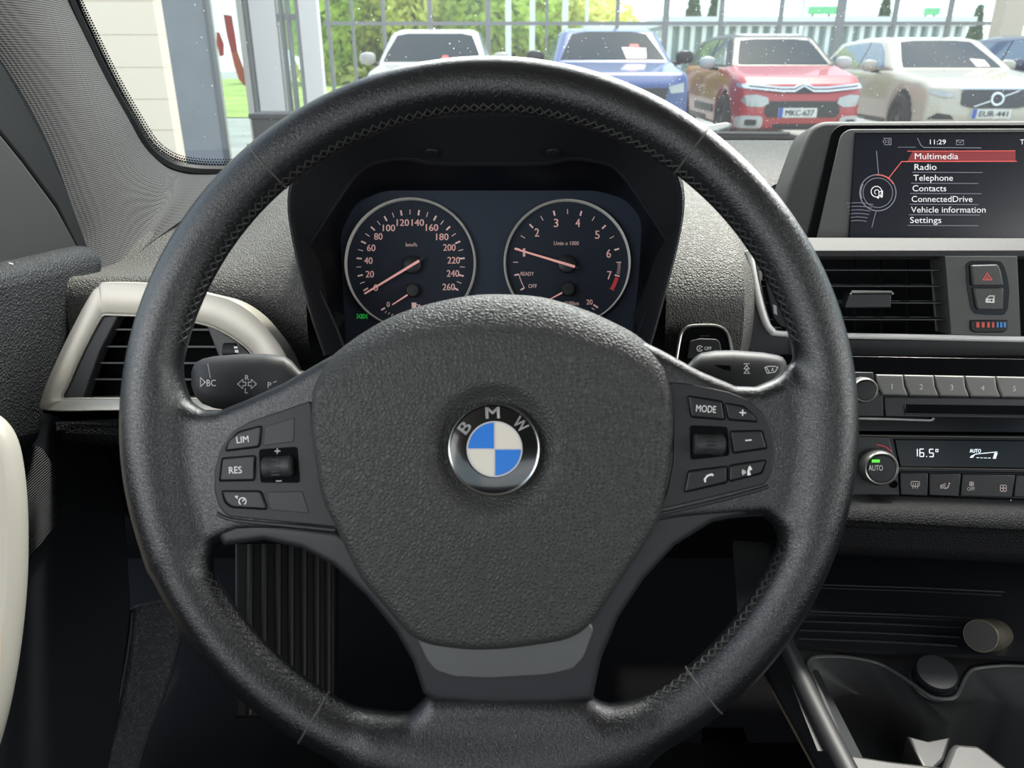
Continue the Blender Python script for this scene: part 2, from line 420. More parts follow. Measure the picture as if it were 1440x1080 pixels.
fabric = mat('ribbed grey pillar fabric', (84, 83, 83), .9, bump=('weave', 190, .0004), spec=.15)
rubber = mat('black rubber seal', (16, 17, 20), .55, spec=.3)
carpet = mat('black carpet', (24, 24, 26), .95, bump=('noise', 900, .001), spec=.1)
doorm = mat('black door skin', (36, 37, 40), .55, bump=('leather', 380, .0005), spec=.35)
doord = mat('dark door plastic', (40, 42, 46), .55, bump=('noise', 900, .0001), spec=.3)
headl = mat('grey headliner', (150, 148, 144), .95, spec=.1)
# ------------------------------------------------------------------ cabin shell (the setting)
def yb(x): return 1.10-.28*(x-.35)**2
mk('floor', MB().box((-.75, -1.6, .22), (1.4, 1.25, .26)), carpet, kind='structure')
mk('ceiling', MB().box((-.42, -1.55, 1.325), (1.12, .60, 1.36)), headl, kind='structure')
mk('wall_front', MB().box((-.72, 1.12, .26), (1.36, 1.16, .90)), deep, kind='structure')
mk('wall_right', MB().box((1.13, -1.55, .26), (1.20, .90, .93)), doorm, kind='structure')
mk('wall_back', MB().box((-.5, -1.62, .26), (1.2, -1.5, .98)), carpet, kind='structure')
mb = MB(); n, q = 24, 6; g = []
for j in range(q+1):
    t = .372*j/q; xl, xr = -.438+.14*t, 1.138-.14*t
    g.append([Vector((xl+(xr-xl)*i/n, yb(xl+(xr-xl)*i/n)-.955*t, .955+t)) for i in range(n+1)])
mb.rings(g, closed=False)
ws = mk('window_1', mb, glassmat('windscreen glass', (246, 252, 250), gloss=.035, haze=.06), kind='structure')
WS = Pl3(U(205, 225, .90), U(92, 0, .70), Vector((-.1, yb(-.1), .957)))
WSC = Pl(Vector((.35, 1.10, .955)), (0, -.723, -.69))
# dust and water marks on the glass
mb = MB(); rr = random.Random(3)
for i in range(680):
    x, y = rr.uniform(500, 1440), rr.uniform(0, 185)
    if i % 2: x = rr.uniform(920, 1440)
    if i < 40: x, y = rr.uniform(230, 420), rr.uniform(0, 200)
    p = CAM; r_ = ray(x, y); d = 1.05
    for _ in range(12):
        P = CAM+r_*d; e = P.y-(yb(P.x)-.955*(P.z-.955)); d -= e/1.5
    P = CAM+r_*d+Vector((0, -.004, 0)); s = rr.choice([.3, .4, .5, .5, .6, .8])*.001
    mb.ngon([P+RT*s*math.cos(a)+UPV*s*math.sin(a) for a in (0, 1.05, 2.1, 3.14, 4.19, 5.24)])
mk('dust_specks', mb, mat('pale dust', (225, 228, 230), .8), ws, kind='stuff')
# edge seal and dotted black border of the glass
SEAL = [(84, -40), (98, 0), (120, 47), (152, 112), (182, 165), (210, 208), (240, 230), (272, 238), (310, 240), (360, 239)]
SP = spl(SEAL, 8, False)
mb = MB(); mb.tube([WS(x-4, y+2, .010) for x, y in SP], .0075, 8)
mk('windscreen_seal', mb, rubber, ws)
mb = MB()
for k, (ox, rad) in enumerate(((5, .0018), (8.5, .0016), (12, .0013), (15.5, .001))):
    for i, (x, y) in enumerate(resamp(SP+SP[::-1], 440)[:220]):
        if (i+k) % 2: continue
        j = min(range(len(SP)-1), key=lambda j: (SP[j][0]-x)**2+(SP[j][1]-y)**2)
        t = Vector((SP[j+1][0]-SP[j][0], SP[j+1][1]-SP[j][1])).normalized(); nx, ny = t.y, -t.x
        P = WS(x+nx*ox, y+ny*ox, .003)
        mb.ngon([P+RT*rad*math.cos(a)+UPV*rad*math.sin(a) for a in [math.pi*2*c/8 for c in range(8)]])
mk('dotted_border', mb, rubber, ws)
# A-pillar trim
rows = [((86, -40), (-60, 0)), ((98, 0), (-30, 45)), ((120, 47), (5, 90)), ((152, 112), (42, 150)), ((182, 165), (74, 215)), ((206, 205), (100, 285)),
        ((234, 230), (120, 345)), ((262, 238), (150, 394)), ((290, 241), (206, 346)), ((315, 241), (264, 304)), ((350, 240), (320, 268))]
PX = Pl((-.385, 0, 0), (1, 0, 0)); g = []
for k, (s, o) in enumerate(rows):
    A = WS(*s, .004); B = PX(*o) if k < 7 else U(*o, [.71, .75, .80, .86][k-7])
    row = []
    for i in range(13):
        t = i/12; P = A.lerp(B, t); b = math.sin(math.pi*t)**.8*(.035 if k < 7 else .022-.004*(k-7)); row.append(P+(CAM-P).normalized()*b*.6+Vector((.3*b, 0, .1*b)))
    row.append(B+Vector((-.03, .03, 0))); row.insert(0, A+Vector((-.004, .03, -.02))); g.append(row)
def densify(g, n):
    o = []
    for k in range(len(g)-1):
        a, b, c, d = g[max(0, k-1)], g[k], g[k+1], g[min(len(g)-1, k+2)]
        for q in range(n):
            t = q/n; o.append([.5*((2*B)+(C-A)*t+(2*A-5*B+4*C-D)*t*t+(3*B-A-3*C+D)*t**3) for A, B, C, D in zip(a, b, c, d)])
    o.append(g[-1]); return o
pt = mk('trim_1', MB().rings(densify(g, 5), closed=False), fabric, kind='structure')
# ------------------------------------------------------------------ dashboard
dash = thing('dashboard', 'grey grained dashboard spanning the car below the windscreen', 'dashboard', (.3, .8, .3))
prof = [(0, .945), (-.05, .957), (-.15, .958), (-.28, .948), (-.37, .932), (-.43, .910), (-.462, .885), (-.475, .85), (-.472, .81), (-.455, .76), (-.42, .70), (-.36, .64), (-.30, .60)]
def dstat(x):
    b = yb(x); sh = .12*max(0, min(1, (x-.195)/.05)) + .17*max(0, min(1, (x+.168)/.02, (.126-x)/.02)); fx = (b-.05)/1.05
    P = [(b+.02+(y*1.0 if i < 3 else y)*(1 if i < 3 else 1), z) for i, (y, z) in enumerate(prof)]
    # front edge stays at a constant distance, the base follows the glass
    out = []
    for i, (y, z) in enumerate(prof):
        k = i/(len(prof)-1); k = min(1, i/4.0)
        Y = (b+.02+y)*(1-k)+(1.08+y)*k; s = sh*min(1, max(0, (i-2)/2)); out.append((x, Y+s, z-.012*min(1, sh*9)*(2 <= i < 5)-.055*max(0, min(1, (-.19-x)/.12))*(1 if i < 5 else .5 if i < 6 else 0)))
    return out
xs = [-.52, -.45, -.40, -.36, -.30, -.23, -.19, -.172, -.168, -.162, -.155, -.148, -.142, -.1, 0, .06, .1, .106, .112, .12, .126, .132, .145, .155, .17, .19, .205, .22, .235, .25, .3, .5, .8, 1.12]
g = []
for x in xs:
    P = [Vector(p) for p in dstat(x)]
    S = []
    for i in range(len(P)-1):
        a, b, c, d = P[max(0, i-1)], P[i], P[i+1], P[min(len(P)-1, i+2)]
        for k in range(5):
            t = k/5; S.append(.5*((2*b)+(c-a)*t+(2*a-5*b+4*c-d)*t*t+(3*b-a-3*c+d)*t**3))
    S.append(P[-1]); g.append(S)
mk('dash_pad', MB().rings(g, closed=False), dashm, dash)
# knee panel under the steering column, and the grained ledge left of the wheel
mb = MB(); g = []
for x in (-.42, -.2, 0, .2):
    g.append([Vector((x, y, z)) for y, z in ((.60, .78), (.66, .70), (.72, .60), (.78, .52), (.95, .48))])
mk('knee_panel', mb.rings(g, closed=False), softblk, dash)
LP = Pl(U(130, 600, .63), (.15, -.9, .5))
mb = MB().slab(on(LP, rnd([(70, 592), (200, 586), (330, 590), (330, 640), (200, 628), (82, 622)], 8)), LP.n, .06, .008)
mk('lower_ledge', mb, dashd, dash)

mk('trim_2', MB().box((-.45, 1.13, .885), (1.2, 1.60, .90)), rubber, kind='structure')
# ------------------------------------------------------------------ steering wheel
D0 = .40; S = D0/F
WM = Matrix((RT, UPV, -FW)).transposed()
WO = U(688, 598, D0)
wheel = thing('steering_wheel', 'black leather three-spoke steering wheel with a round blue and white emblem', 'steering wheel', WO, WM)
def PLW(z): return Pl(U(720, 540, D0-z*S), -FW)      # z in pixels of 0.37 mm towards the driver
PW = PLW(0)
def w2(px, z=0):                                       # pixel outline to wheel coordinates (px units) for a face at height z
    k = 1-z*S/D0; return [((x-720)*k+32, -((y-540)*k-58)) for x, y in px]
RM, rm = 478.8, 37.5
ARMS = [(238, 535), (262, 566), (285, 578), (310, 577), (345, 563), (400, 538), (455, 506), (510, 478), (600, 460), (780, 460), (880, 468), (930, 492), (985, 522), (1035, 543), (1065, 544), (1090, 534), (1110, 520),
        (1150, 560), (1150, 735), (1104, 745), (1088, 736), (1070, 726), (960, 735), (900, 745), (860, 800), (530, 800), (490, 760), (440, 748), (340, 752), (304, 766), (288, 784), (225, 792), (215, 560)]
BOT = [(520, 1020), (575, 1010), (592, 988), (604, 976), (690, 974), (828, 976), (838, 988), (854, 1004), (900, 1012), (900, 1075), (690, 1100), (500, 1075)]
arms = np.array(w2(ARMS)); bot = np.array(w2(BOT))
def wheel_f(x, y, z):
    q = np.sqrt(x*x+y*y)-RM; t = np.sqrt(q*q+z*z)-rm
    # thumb rests: the rim swells where the side spokes meet it
    a = np.where(np.abs(z) < 60, sd_poly(x, y, arms), 99.)
    d1 = prism(a, z, -8-0.00018*np.maximum(0, 330-np.abs(x))**2*0, 24, 20)
    b = sd_poly(x, y, bot); d2 = prism(b, z, -4, 26, 25)
    return smin(smin(t, d1, 34), d2, 46)
P, Fq = surfnet(wheel_f, (-530, -530, -46), (530, 530, 48), 4.6, 3)
mb = MB(); k3 = Matrix.Translation(WO) @ WM.to_4x4()
def wv(x, y, z): return WO + RT*(x*S)+UPV*(y*S)-FW*(z*S)
mb.add([wv(*p) for p in P], Fq.tolist())
rim = mk('rim', mb, leather, wheel, weld=False)
# seams of the leather sections
seam_m = mat('seam leather edge', (70, 68, 66), .6)
for a in (130.6, 53.6, 239, 309):
    ca, sa = math.cos(R(a)), math.sin(R(a)); pts = []
    for k in range(41):
        t = R(-75+285*k/40); rho = RM-(rm+.1)*math.sin(t-math.pi/2)*-1 if False else RM+(rm+.15)*math.cos(t); pts.append(wv(rho*ca, rho*sa, (rm+.15)*math.sin(t)))
    mk('seam', MB().tube(pts, 1.5*S, 6), seam_m, rim)
# cross stitching on the inner edge
def onrim(a, t): rho = RM+(rm+.4)*math.cos(R(t)); return wv(rho*math.cos(a), rho*math.sin(a), (rm+.4)*math.sin(R(t)))
def spans():
    for a0, a1 in ((15, 165), (203, 252), (290, 337)): yield R(a0), R(a1)
for a0, a1 in spans():
    n = int((a1-a0)*442/13); mb = MB()
    for i in range(n):
        a = a0+(a1-a0)*i/n; da = 13/442
        for (t0, t1) in ((150, 176), (176, 150)):
            pts = [onrim(a+da*u*1.15, t0+(t1-t0)*u) for u in (0, .35, .7, 1)]
            mb.tube(pts, [.7*S, 1.5*S, 1.5*S, .7*S], 5)
    mk('stitching', mb, mat('dark waxed thread', (44, 44, 44), .6), rim)
# lower spoke trim: dark plastic running from the side spokes down to the bottom spoke
TR = [(300, 742), (318, 729), (400, 737), (476, 746), (560, 800), (830, 800), (925, 720), (1000, 700), (1077, 682), (1080, 706), (1062, 722), (1000, 735), (948, 768), (905, 815), (870, 868), (846, 925), (838, 962), (834, 984), (780, 990), (690, 992), (610, 986), (595, 975), (580, 930), (556, 888), (515, 838), (470, 796), (425, 772), (372, 760), (315, 768)]
tr = np.array(w2(TR, 8))
def trim_f(x, y, z):
    d = prism(sd_poly(x, y, tr), z, -6, 20, 9)
    return d
P, Fq = surfnet(trim_f, (-400, -410, -30), (410, -90, 20), 3.6, 3)
mk('spoke_trim', MB().add([wv(*p) for p in P], Fq.tolist()), satin, wheel, weld=False)
# recessed satin plate at the foot of the hub
PB = PLW(17)
mb = MB().slab(on(PB, rnd([(566, 870), (690, 905), (828, 872), (836, 886), (822, 925), (806, 942), (770, 950), (690, 955), (640, 953), (612, 944), (600, 930), (586, 900)], 6)), PB.n, .003, .001)
mk('foot_plate', mb, mat('satin grey plate', (92, 92, 92), .35, .3), wheel)
# hub pad
HUB = [(695, 414), (761, 418), (820, 435), (855, 450), (890, 468), (915, 488), (930, 506), (938, 521), (944, 550), (946, 606), (941, 655), (933, 700), (921, 738), (892, 784), (850, 847), (836, 868), (817, 886), (797, 896), (775, 901), (717, 909), (667, 911), (625, 907), (600, 902), (579, 891), (560, 872), (546, 855), (508, 809), (475, 742), (455, 700), (447, 658), (440, 606), (440, 560), (444, 540), (452, 521), (463, 506), (478, 492), (505, 472), (540, 451), (575, 436), (614, 425), (655, 417)]
zE, zC = 6.0, 40.0
hub = resamp(spl(HUB, 4), 192)
ec = Vector((694, 632)); hv = Vector(w2([tuple(ec)], 34)[0])
ZE = [zE-36*max(0., min(1., (598-y_-40)/140)) for x_, y_ in hub]
HP = [Vector(w2([p_], z_)[0]) for p_, z_ in zip(hub, ZE)]
NR = 46; g = []
hubpts = np.array([(p.x, p.y) for p in HP])
def hub_h(x, y, dist, zE):
    # crowned face with a wide rolled top edge and a dish around the emblem
    dx, dy = x-hv.x, y-hv.y; r = math.hypot(dx, dy)
    roll = 18 + 80*max(0., min(1., (y-40)/130))
    t = min(1, dist/roll); z = zE+(zC-8-zE)*math.sqrt(max(0, 1-(1-t)**2)) if t < 1 else zC-8.0
    z += 8*math.exp(-(r/210)**2)
    s = max(0, min(1, (r-64)/30)); s = s*s*(3-2*s); z -= 20*(1-s)
    return z
ts = [0.0]+[(62+(i)*5)/1000 for i in range(0)]
for i in range(NR+1):
    row = []
    t = (i/NR); t = 1-(1-t)**1.35
    for p in HP:
        q = hv+(p-hv)*t; row.append((q.x, q.y))
    g.append(row)
allq = np.array(g).reshape(-1, 2); dd = np.abs(sd_poly(allq[:, 0], allq[:, 1], hubpts)).reshape(NR+1, -1)
rings = []
for i in range(NR+1): rings.append([wv(x, y, hub_h(x, y, dd[i, j], ZE[j])) for j, (x, y) in enumerate(g[i])])
rings.append([wv(p.x, p.y, z_-10) for p, z_ in zip(HP, ZE)])
mb = MB().rings(rings, True)
mk('hub_pad', mb, padmat, wheel, weld=True)
# debossed marking
PA = PLW(33.2)
mk('airbag_marking', MB().text(PA, 'AIRBAG', 707, 838, 13, 0, width=62, ang=1), mat('pressed vinyl edge', (47, 46, 46), .5), wheel)
# round emblem
Z = zC-13
EP = PLW(Z); ecx, ecy = 694.5, 632.0
C0 = EP(ecx, ecy); q = .4*(1-Z*S/.4)/F
em = mk('emblem', MB().lathe(C0, -FW, [(61*q, 0), (61*q, 6*S), (40*q, 8.5*S), (39*q, 8.5*S), (0, 9*S)], 64), mat('black enamel', (10, 10, 11), .12, coat=.6), wheel)
mk('emblem_ring', MB().lathe(C0, -FW, [(66.5*q, -5*S), (66.5*q, 3*S), (65.5*q, 6.5*S), (63.5*q, 8.2*S), (61.5*q, 7.6*S), (60.2*q, 5.5*S)], 72, cap=False), chrome, em)
ER = PLW(Z+9.6)
eb = mat('blue enamel', (36, 120, 214), .25, coat=.5); ew = mat('cream enamel', (222, 214, 200), .3, coat=.4)
mb = MB(); rx, ry, r0 = 695.5, 631.5, 38.2
for k, mi in ((0, 1), (1, 0), (2, 1), (3, 0)):
    a = [R(90*k+90*i/16) for i in range(17)]
    mb.poly(ER, [(rx, ry)]+[(rx+r0*math.cos(t), ry-r0*math.sin(t)) for t in a], 0, mi)
mk('roundel', mb, [eb, ew], em)
mb = MB().arc(ER, rx, ry, 38.4, 0, 360, 2.0, .0003, n=48)
mb.stroke(ER, [(rx, ry-38), (rx, ry+38)], 1.6, .0002).stroke(ER, [(rx-38, ry), (rx+38, ry)], 1.6, .0002)
for ch, a in (('B', 143), ('M', 92), ('W', 43)):
    mb.text(ER, ch, 694.5+51.5*math.cos(R(a)), 632-51.5*math.sin(R(a)), 16, .0002, width=20 if ch != 'B' else 15, ang=(a-90)*1.0, bold=.012)
mk('emblem_lettering', mb, mat('emblem silver', (198, 196, 194), .35, .3), em)
# side control panels with their buttons
def raised(name, pl, px, r, h0, t, bev, m, parent, label=None):
    return mk(name, MB().slab(on(pl, rnd(px, r), h0), pl.n, t, bev), m, parent, label)
CP = PLW(19); NW = -FW
btn = mat('button face', (30, 30, 32), .42, spec=.45, bump=('noise', 2500, .00003)); pnl = mat('control panel plastic', (38, 38, 40), .48, spec=.4, bump=('noise', 2500, .00003))
LPN = [(438, 563), (395, 578), (352, 592), (326, 607), (310, 630), (301, 662), (301, 690), (307, 712), (320, 727), (477, 742), (460, 700), (447, 655), (440, 606)]
lp = raised('control_panel', CP, LPN, 7, 0, .007, .0008, pnl, wheel)
def button(name, px, icon=None, r=4, parent=None, h=.0016, m=btn):
    raised('button_gap', CP, [(x+(1.6 if x > cx_(px) else -1.6), y+(1.6 if y > cy_(px) else -1.6)) for x, y in px], r+1, .0002, .0006, 0, deep, parent)
    b = raised(name, CP, px, r, h, .0025, .0007, m, parent)
    if icon:
        mb = MB(); icon(mb, CP, h+.00025); mk('icon', mb, whitep, b)
    return b
def cx_(p): return sum(a for a, b in p)/len(p)
def cy_(p): return sum(b for a, b in p)/len(p)
button('limiter_button', [(317, 634), (322, 620), (336, 608), (367, 599), (364, 628)], lambda m, p, h: m.text(p, 'LIM', 341, 618, 9, h, width=17, ang=6), 4, lp)
button('resume_button', [(309, 676), (313, 645), (358, 641), (357, 675)], lambda m, p, h: m.text(p, 'RES', 331, 661, 9.5, h, width=18, ang=3), 3, lp)
def ic_cruise(m, p, h):
    m.arc(p, 341, 705, 5, -60, 240, 1.4, h).stroke(p, [(341, 705), (344, 701)], 1.4, h).stroke(p, [(335, 698), (331, 698), (334, 701)], 1.4, h)
button('cruise_button', [(312, 691), (366, 691), (375, 716), (326, 713), (317, 706)], ic_cruise, 4, lp)
for px in ([(373, 600), (414, 587), (413, 621), (370, 627)], [(374, 692), (425, 691), (435, 722), (380, 717)]):
    raised('blank_insert', CP, px, 3, .0004, .001, .0003, btn, lp)
raised('rocker_recess', CP, [(364, 632), (418, 628), (422, 679), (366, 679)], 5, .0003, .001, 0, deep, lp)
def roller(x0, x1, ya, yb_, parent, skew=0):
    ym = (ya+yb_)/2; rad = (yb_-ya)/2*q*1.0; A, B = CP(x0, ym+skew, .001), CP(x1, ym-skew, .001)
    ax = (B-A).normalized(); L = (B-A).length
    pr = [(rad*.75, 0), (rad, L*.06), (rad, L*.3), (rad*.96, L*.34), (rad*.96, L*.66), (rad, L*.7), (rad, L*.94), (rad*.75, L)]
    r = mk('thumb_roller', MB().lathe(A, ax, pr, 24), mat('soft roller rubber', (44, 44, 45), .55), parent)
    mb = MB()
    for k in range(-2, 3):
        a = R(22*k); o = (-FW*math.cos(a)+UPV*math.sin(a))*rad; mb.tube([A+ax*L*.36+o, A+ax*L*.64+o], rad*.07, 5)
    mk('grip_rib', mb, btn, r); return r
roller(370, 412, 641, 671, lp, 1)
mb = MB().stroke(CP, [(386, 634.5), (394, 634.2)], 1.5, .0006).stroke(CP, [(390, 630.5), (390, 638)], 1.5, .0006).stroke(CP, [(388, 676.5), (396, 676.3)], 1.6, .0006)
mk('roller_marks', mb, greypr, lp)
RPN = [(941, 537), (972, 540), (1024, 551), (1052, 562), (1074, 581), (1087, 605), (1091, 632), (1086, 661), (1077, 681), (1000, 700), (927, 717), (940, 686), (947, 647), (947, 591)]
rp = raised('control_panel', CP, RPN, 7, 0, .007, .0008, pnl, wheel)
button('mode_button', [(968, 557), (1015, 565), (1019, 590), (973, 586)], lambda m, p, h: m.text(p, 'MODE', 993, 575, 9.5, h, width=28, ang=-4), 3, rp)
button('volume_up_button', [(1020, 567), (1045, 572), (1059, 582), (1065, 593), (1025, 590)], lambda m, p, h: m.stroke(p, [(1040, 580), (1049, 580.8)], 1.5, h).stroke(p, [(1044.5, 576), (1044.2, 585)], 1.5, h), 4, rp)
button('volume_down_button', [(1028, 607), (1071, 606), (1078, 630), (1032, 637)], lambda m, p, h: m.stroke(p, [(1048, 619.5), (1057, 618.7)], 1.6, h), 3, rp)
def ic_phone(m, p, h): m.stroke(p, [(992, 678), (991, 674), (995, 669), (1001, 667), (1003, 669)], 2.6, h)
button('telephone_button', [(969, 663), (1022, 656), (1022, 678), (963, 692)], ic_phone, 3, rp)
def ic_voice(m, p, h):
    m.poly(p, [(1055, 655), (1058, 660), (1054, 662), (1056, 668), (1051, 669), (1051, 662), (1053, 656)], h)
    for k in range(3): m.arc(p, 1050, 664, 2+2*k, 140, 220, 1.1, h)
button('voice_button', [(1027, 655), (1077, 647), (1071, 665), (1026, 677)], ic_voice, 4, rp)
raised('rocker_recess', CP, [(970, 598), (1023, 600), (1026, 641), (971, 647)], 5, .0003, .001, 0, deep, rp)
roller(975, 1018, 610, 640, rp, -.5)
# raised lip under each panel
for pts in ([(306, 722), (330, 731), (400, 738), (472, 745)], [(930, 722), (1000, 706), (1050, 693), (1080, 684)]):
    mk('panel_lip', MB().tube([PLW(15)(x, y) for x, y in spl(pts, 6, False)], 3.2*S, 8), satin, wheel)
# ------------------------------------------------------------------ instrument cluster and its hood
def open_re(p, n):
    p = [Vector(a) for a in p]; L = [0]
    for i in range(len(p)-1): L.append(L[-1]+(p[i+1]-p[i]).length)
    o = []; j = 0
    for k in range(n):
        t = L[-1]*k/(n-1)
        while j < len(L)-2 and L[j+1] < t: j += 1
        q_ = p[j].lerp(p[j+1], (t-L[j])/max(1e-9, L[j+1]-L[j])); o.append((q_.x, q_.y))
    return o
ARCH = open_re(spl([(455, 500), (432, 430), (411, 340), (404, 285), (412, 245), (440, 205), (500, 172), (590, 153), (690, 148), (790, 153), (880, 172), (935, 205), (957, 245), (963, 285), (955, 340), (932, 430), (912, 500)], 8, False), 120)
LIP = open_re(spl([(492, 520), (478, 478), (455, 425), (432, 381), (425, 359), (440, 333), (480, 272), (500, 245), (522, 230), (561, 222), (590, 225), (612, 229), (690, 230), (762, 229), (785, 225), (812, 222), (855, 230), (876, 245), (896, 272), (936, 333), (947, 357), (940, 373), (925, 415), (905, 455), (880, 520)], 8, False), 120)
FACE = open_re(rnd([(486, 520), (486, 478), (478, 330), (500, 285), (540, 268), (840, 268), (880, 280), (903, 309), (898, 390), (890, 470), (888, 520)], 14), 120)
def depth_ring(px, d): return [U(x, y, d) for x, y in px]
hood = dash
mb = MB()
OUT = [(690+(x-690)*1.03, 560+(y-560)*1.0) for x, y in ARCH]
def shift(P, v): return [p+Vector(v) for p in P]
A0 = depth_ring(ARCH, .575)
mb.rings([shift(depth_ring(ARCH, .575), (0, .26, -.012)), shift(depth_ring(ARCH, .575), (0, .10, .004)), shift(depth_ring(ARCH, .57), (0, .012, .0035)), depth_ring(ARCH, .563),
          [U(x+(690-x)*.012, y+(470-y)*.018, .560) for x, y in ARCH], [U(x+(690-x)*.03, y+(470-y)*.05, .566) for x, y in ARCH]], closed=False)
hood = mk('instrument_hood', mb, dashd, dash, 'dark arched hood over the dials')
inner0 = [U(x+(690-x)*.03, y+(470-y)*.05, .566) for x, y in ARCH]
mb = MB().rings([inner0, [a.lerp(b, .5) for a, b in zip(inner0, depth_ring(LIP, .606))], depth_ring(LIP, .606)], closed=False)
mk('hood_lining', mb, mat('dark hood lining', (26, 28, 32), .6, spec=.3), hood)
for px, py in ((607, 213), (777, 213)):
    mk('rivet', MB().lathe(U(px, py, .594), (0, -.5, -1), [(.0055, 0), (.0055, .0015), (.003, .003), (0, .003)], 20), softblk, hood)
CF = Pl(U(690, 380, .648), -FW); CN = -FW
cl = thing('instrument_cluster', 'black instrument cluster with a speedometer and a rev counter', 'instrument cluster', U(690, 510, .66))
mb = MB().tube(depth_ring(LIP, .607), .0022, 6)
mk('cluster_lip', mb, mat('dark gloss lip', (30, 32, 38), .3), cl)
mk('cluster_surround', MB().rings([depth_ring(LIP, .607), depth_ring(FACE, .648)], closed=False), mat('gloss cluster surround', (12, 14, 18), .35, spec=.3), cl)
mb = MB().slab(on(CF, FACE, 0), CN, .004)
mk('face_plate', mb, mat('veil blue cluster face', (42, 50, 64), .6, spec=.3), cl)  # blue of the lens glare veil is mixed into this face colour
dialm = mat('veil blue dial face', (36, 42, 54), .65, spec=.25); pink = mat('pale pink dial print', (226, 192, 186), .5, emit=(228, 190, 184), es=.2)  # dial base colour also carries some of the blue glare veil
pinkn = mat('pink needle', (236, 172, 165), .4, emit=(236, 172, 165), es=.3); redz = mat('red warning band', (190, 60, 62), .5, emit=(190, 60, 62), es=.2)
def pol(cx, cy, r, a): return (cx+r*math.cos(R(a)), cy-r*math.sin(R(a)))
def px2m(pl, x, y, n): return (pl(x+n, y)-pl(x, y)).length
def dial(name, cx, cy, r, label):
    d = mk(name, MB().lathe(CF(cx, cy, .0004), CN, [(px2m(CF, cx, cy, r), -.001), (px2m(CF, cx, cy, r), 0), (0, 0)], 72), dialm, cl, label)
    R0 = px2m(CF, cx, cy, r+1); w = px2m(CF, cx, cy, 1)
    mk('chrome_ring', MB().lathe(CF(cx, cy, 0), CN, [(R0+2.2*w, 0), (R0+2.2*w, .004), (R0+.8*w, .006), (R0-1*w, .004), (R0-1*w, 0)], 90, cap=False), mat('satin dial ring', (240, 234, 226), .4, .15), d)
    return d
def needle(d, cx, cy, tip, tail, w, cap_r, name='needle', top=0):
    tx, ty = tip; ux, uy = tail; h = .006
    mk('needle_cap', MB().lathe(CF(cx, cy, .001), CN, [(px2m(CF, cx, cy, cap_r), 0), (px2m(CF, cx, cy, cap_r), .0045), (px2m(CF, cx, cy, cap_r*.85), .0055), (0, .0058)], 32), mat('needle cap', (30, 31, 34), .5), d)
    if top:
        k = Vector((ux-tx, uy-ty)).normalized(); e_ = Vector((ux, uy))+k*top; pp = Vector((-k.y, k.x))
        mk('needle_tail', MB().slab(on(CF, [tuple(Vector((cx, cy))+pp*2.2), tuple(e_+pp*1.5), tuple(e_-pp*1.5), tuple(Vector((cx, cy))-pp*2.2)], h), CN, .001), mat('needle cap', (30, 31, 34), .5), d)
    k = Vector((ux-tx, uy-ty)).normalized(); pp = Vector((-k.y, k.x))
    a, b = Vector(tip), Vector(tail)
    mk(name, MB().slab(on(CF, [tuple(a+pp*w*.35), tuple(b+pp*w*.6), tuple(b-pp*w*.6), tuple(a-pp*w*.35)], h+.0012), CN, .001), pinkn, d)
# speedometer
cx, cy = 577.5, 371
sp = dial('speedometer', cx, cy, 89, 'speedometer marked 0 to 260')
mb = MB(); h = .0008
ang = {0: 209.6, 20: 193, 40: 174, 60: 155.5, 80: 137, 100: 119, 120: 100.5, 140: 81, 160: 62, 180: 43.5, 200: 24.5, 220: 6, 240: -13, 260: -29}
ks = sorted(ang)
for v in ks:
    a = ang[v]; mb.stroke(CF, [pol(cx, cy, 76.5, a), pol(cx, cy, 69, a)], 2.2, h)
for u_, v_ in zip(ks, ks[1:]):
    a = (ang[u_]+ang[v_])/2; mb.stroke(CF, [pol(cx, cy, 76.5, a), pol(cx, cy, 69.5, a)], 1.0, h)
for t_, x, y in (('0', 528.5, 404.5), ('20', 520, 385.5), ('40', 518, 366.5), ('60', 522, 348.5), ('80', 532, 332.5), ('100', 547, 320.5), ('120', 566.5, 313), ('140', 587.5, 313), ('160', 607.5, 320), ('180', 622, 333), ('200', 632, 348), ('220', 638, 366), ('240', 637, 384.5), ('260', 631, 403.5)):
    mb.text(CF, t_, x, y, 9.2, h, width=5.6*len(t_)+.8, bold=.012)
mb.text(CF, 'km/h', 578.5, 344, 5.2, h, width=15.5)
mb.text(CF, '0', 546, 428, 7, h, width=4.5, bold=.01)
mb.stroke(CF, [(536, 436), (541.5, 433)], 2.2, h)
for x in (0, 4.5, 9, 13.5): mb.stroke(CF, [(541.5+x, 440+x*.45), (543.5+x, 437.5+x*.45)], .9, h)
mb.poly(CF, [(579, 425.5), (585.5, 425.5), (585.5, 433.5), (579, 433.5)], h).stroke(CF, [(585.5, 428), (588, 429), (588, 432.5)], .9, h).poly(CF, [(589, 427.5), (591.5, 429.5), (589, 431.5)], h)
mk('dial_print', mb, pink, sp)
needle(sp, 580, 373, (512.5, 413), (589.5, 366.5), 3.0, 12.5, top=7)
needle(sp, 581, 409, (551.5, 428.5), (573, 414.5), 1.8, 9.5, 'fuel_needle', 14)
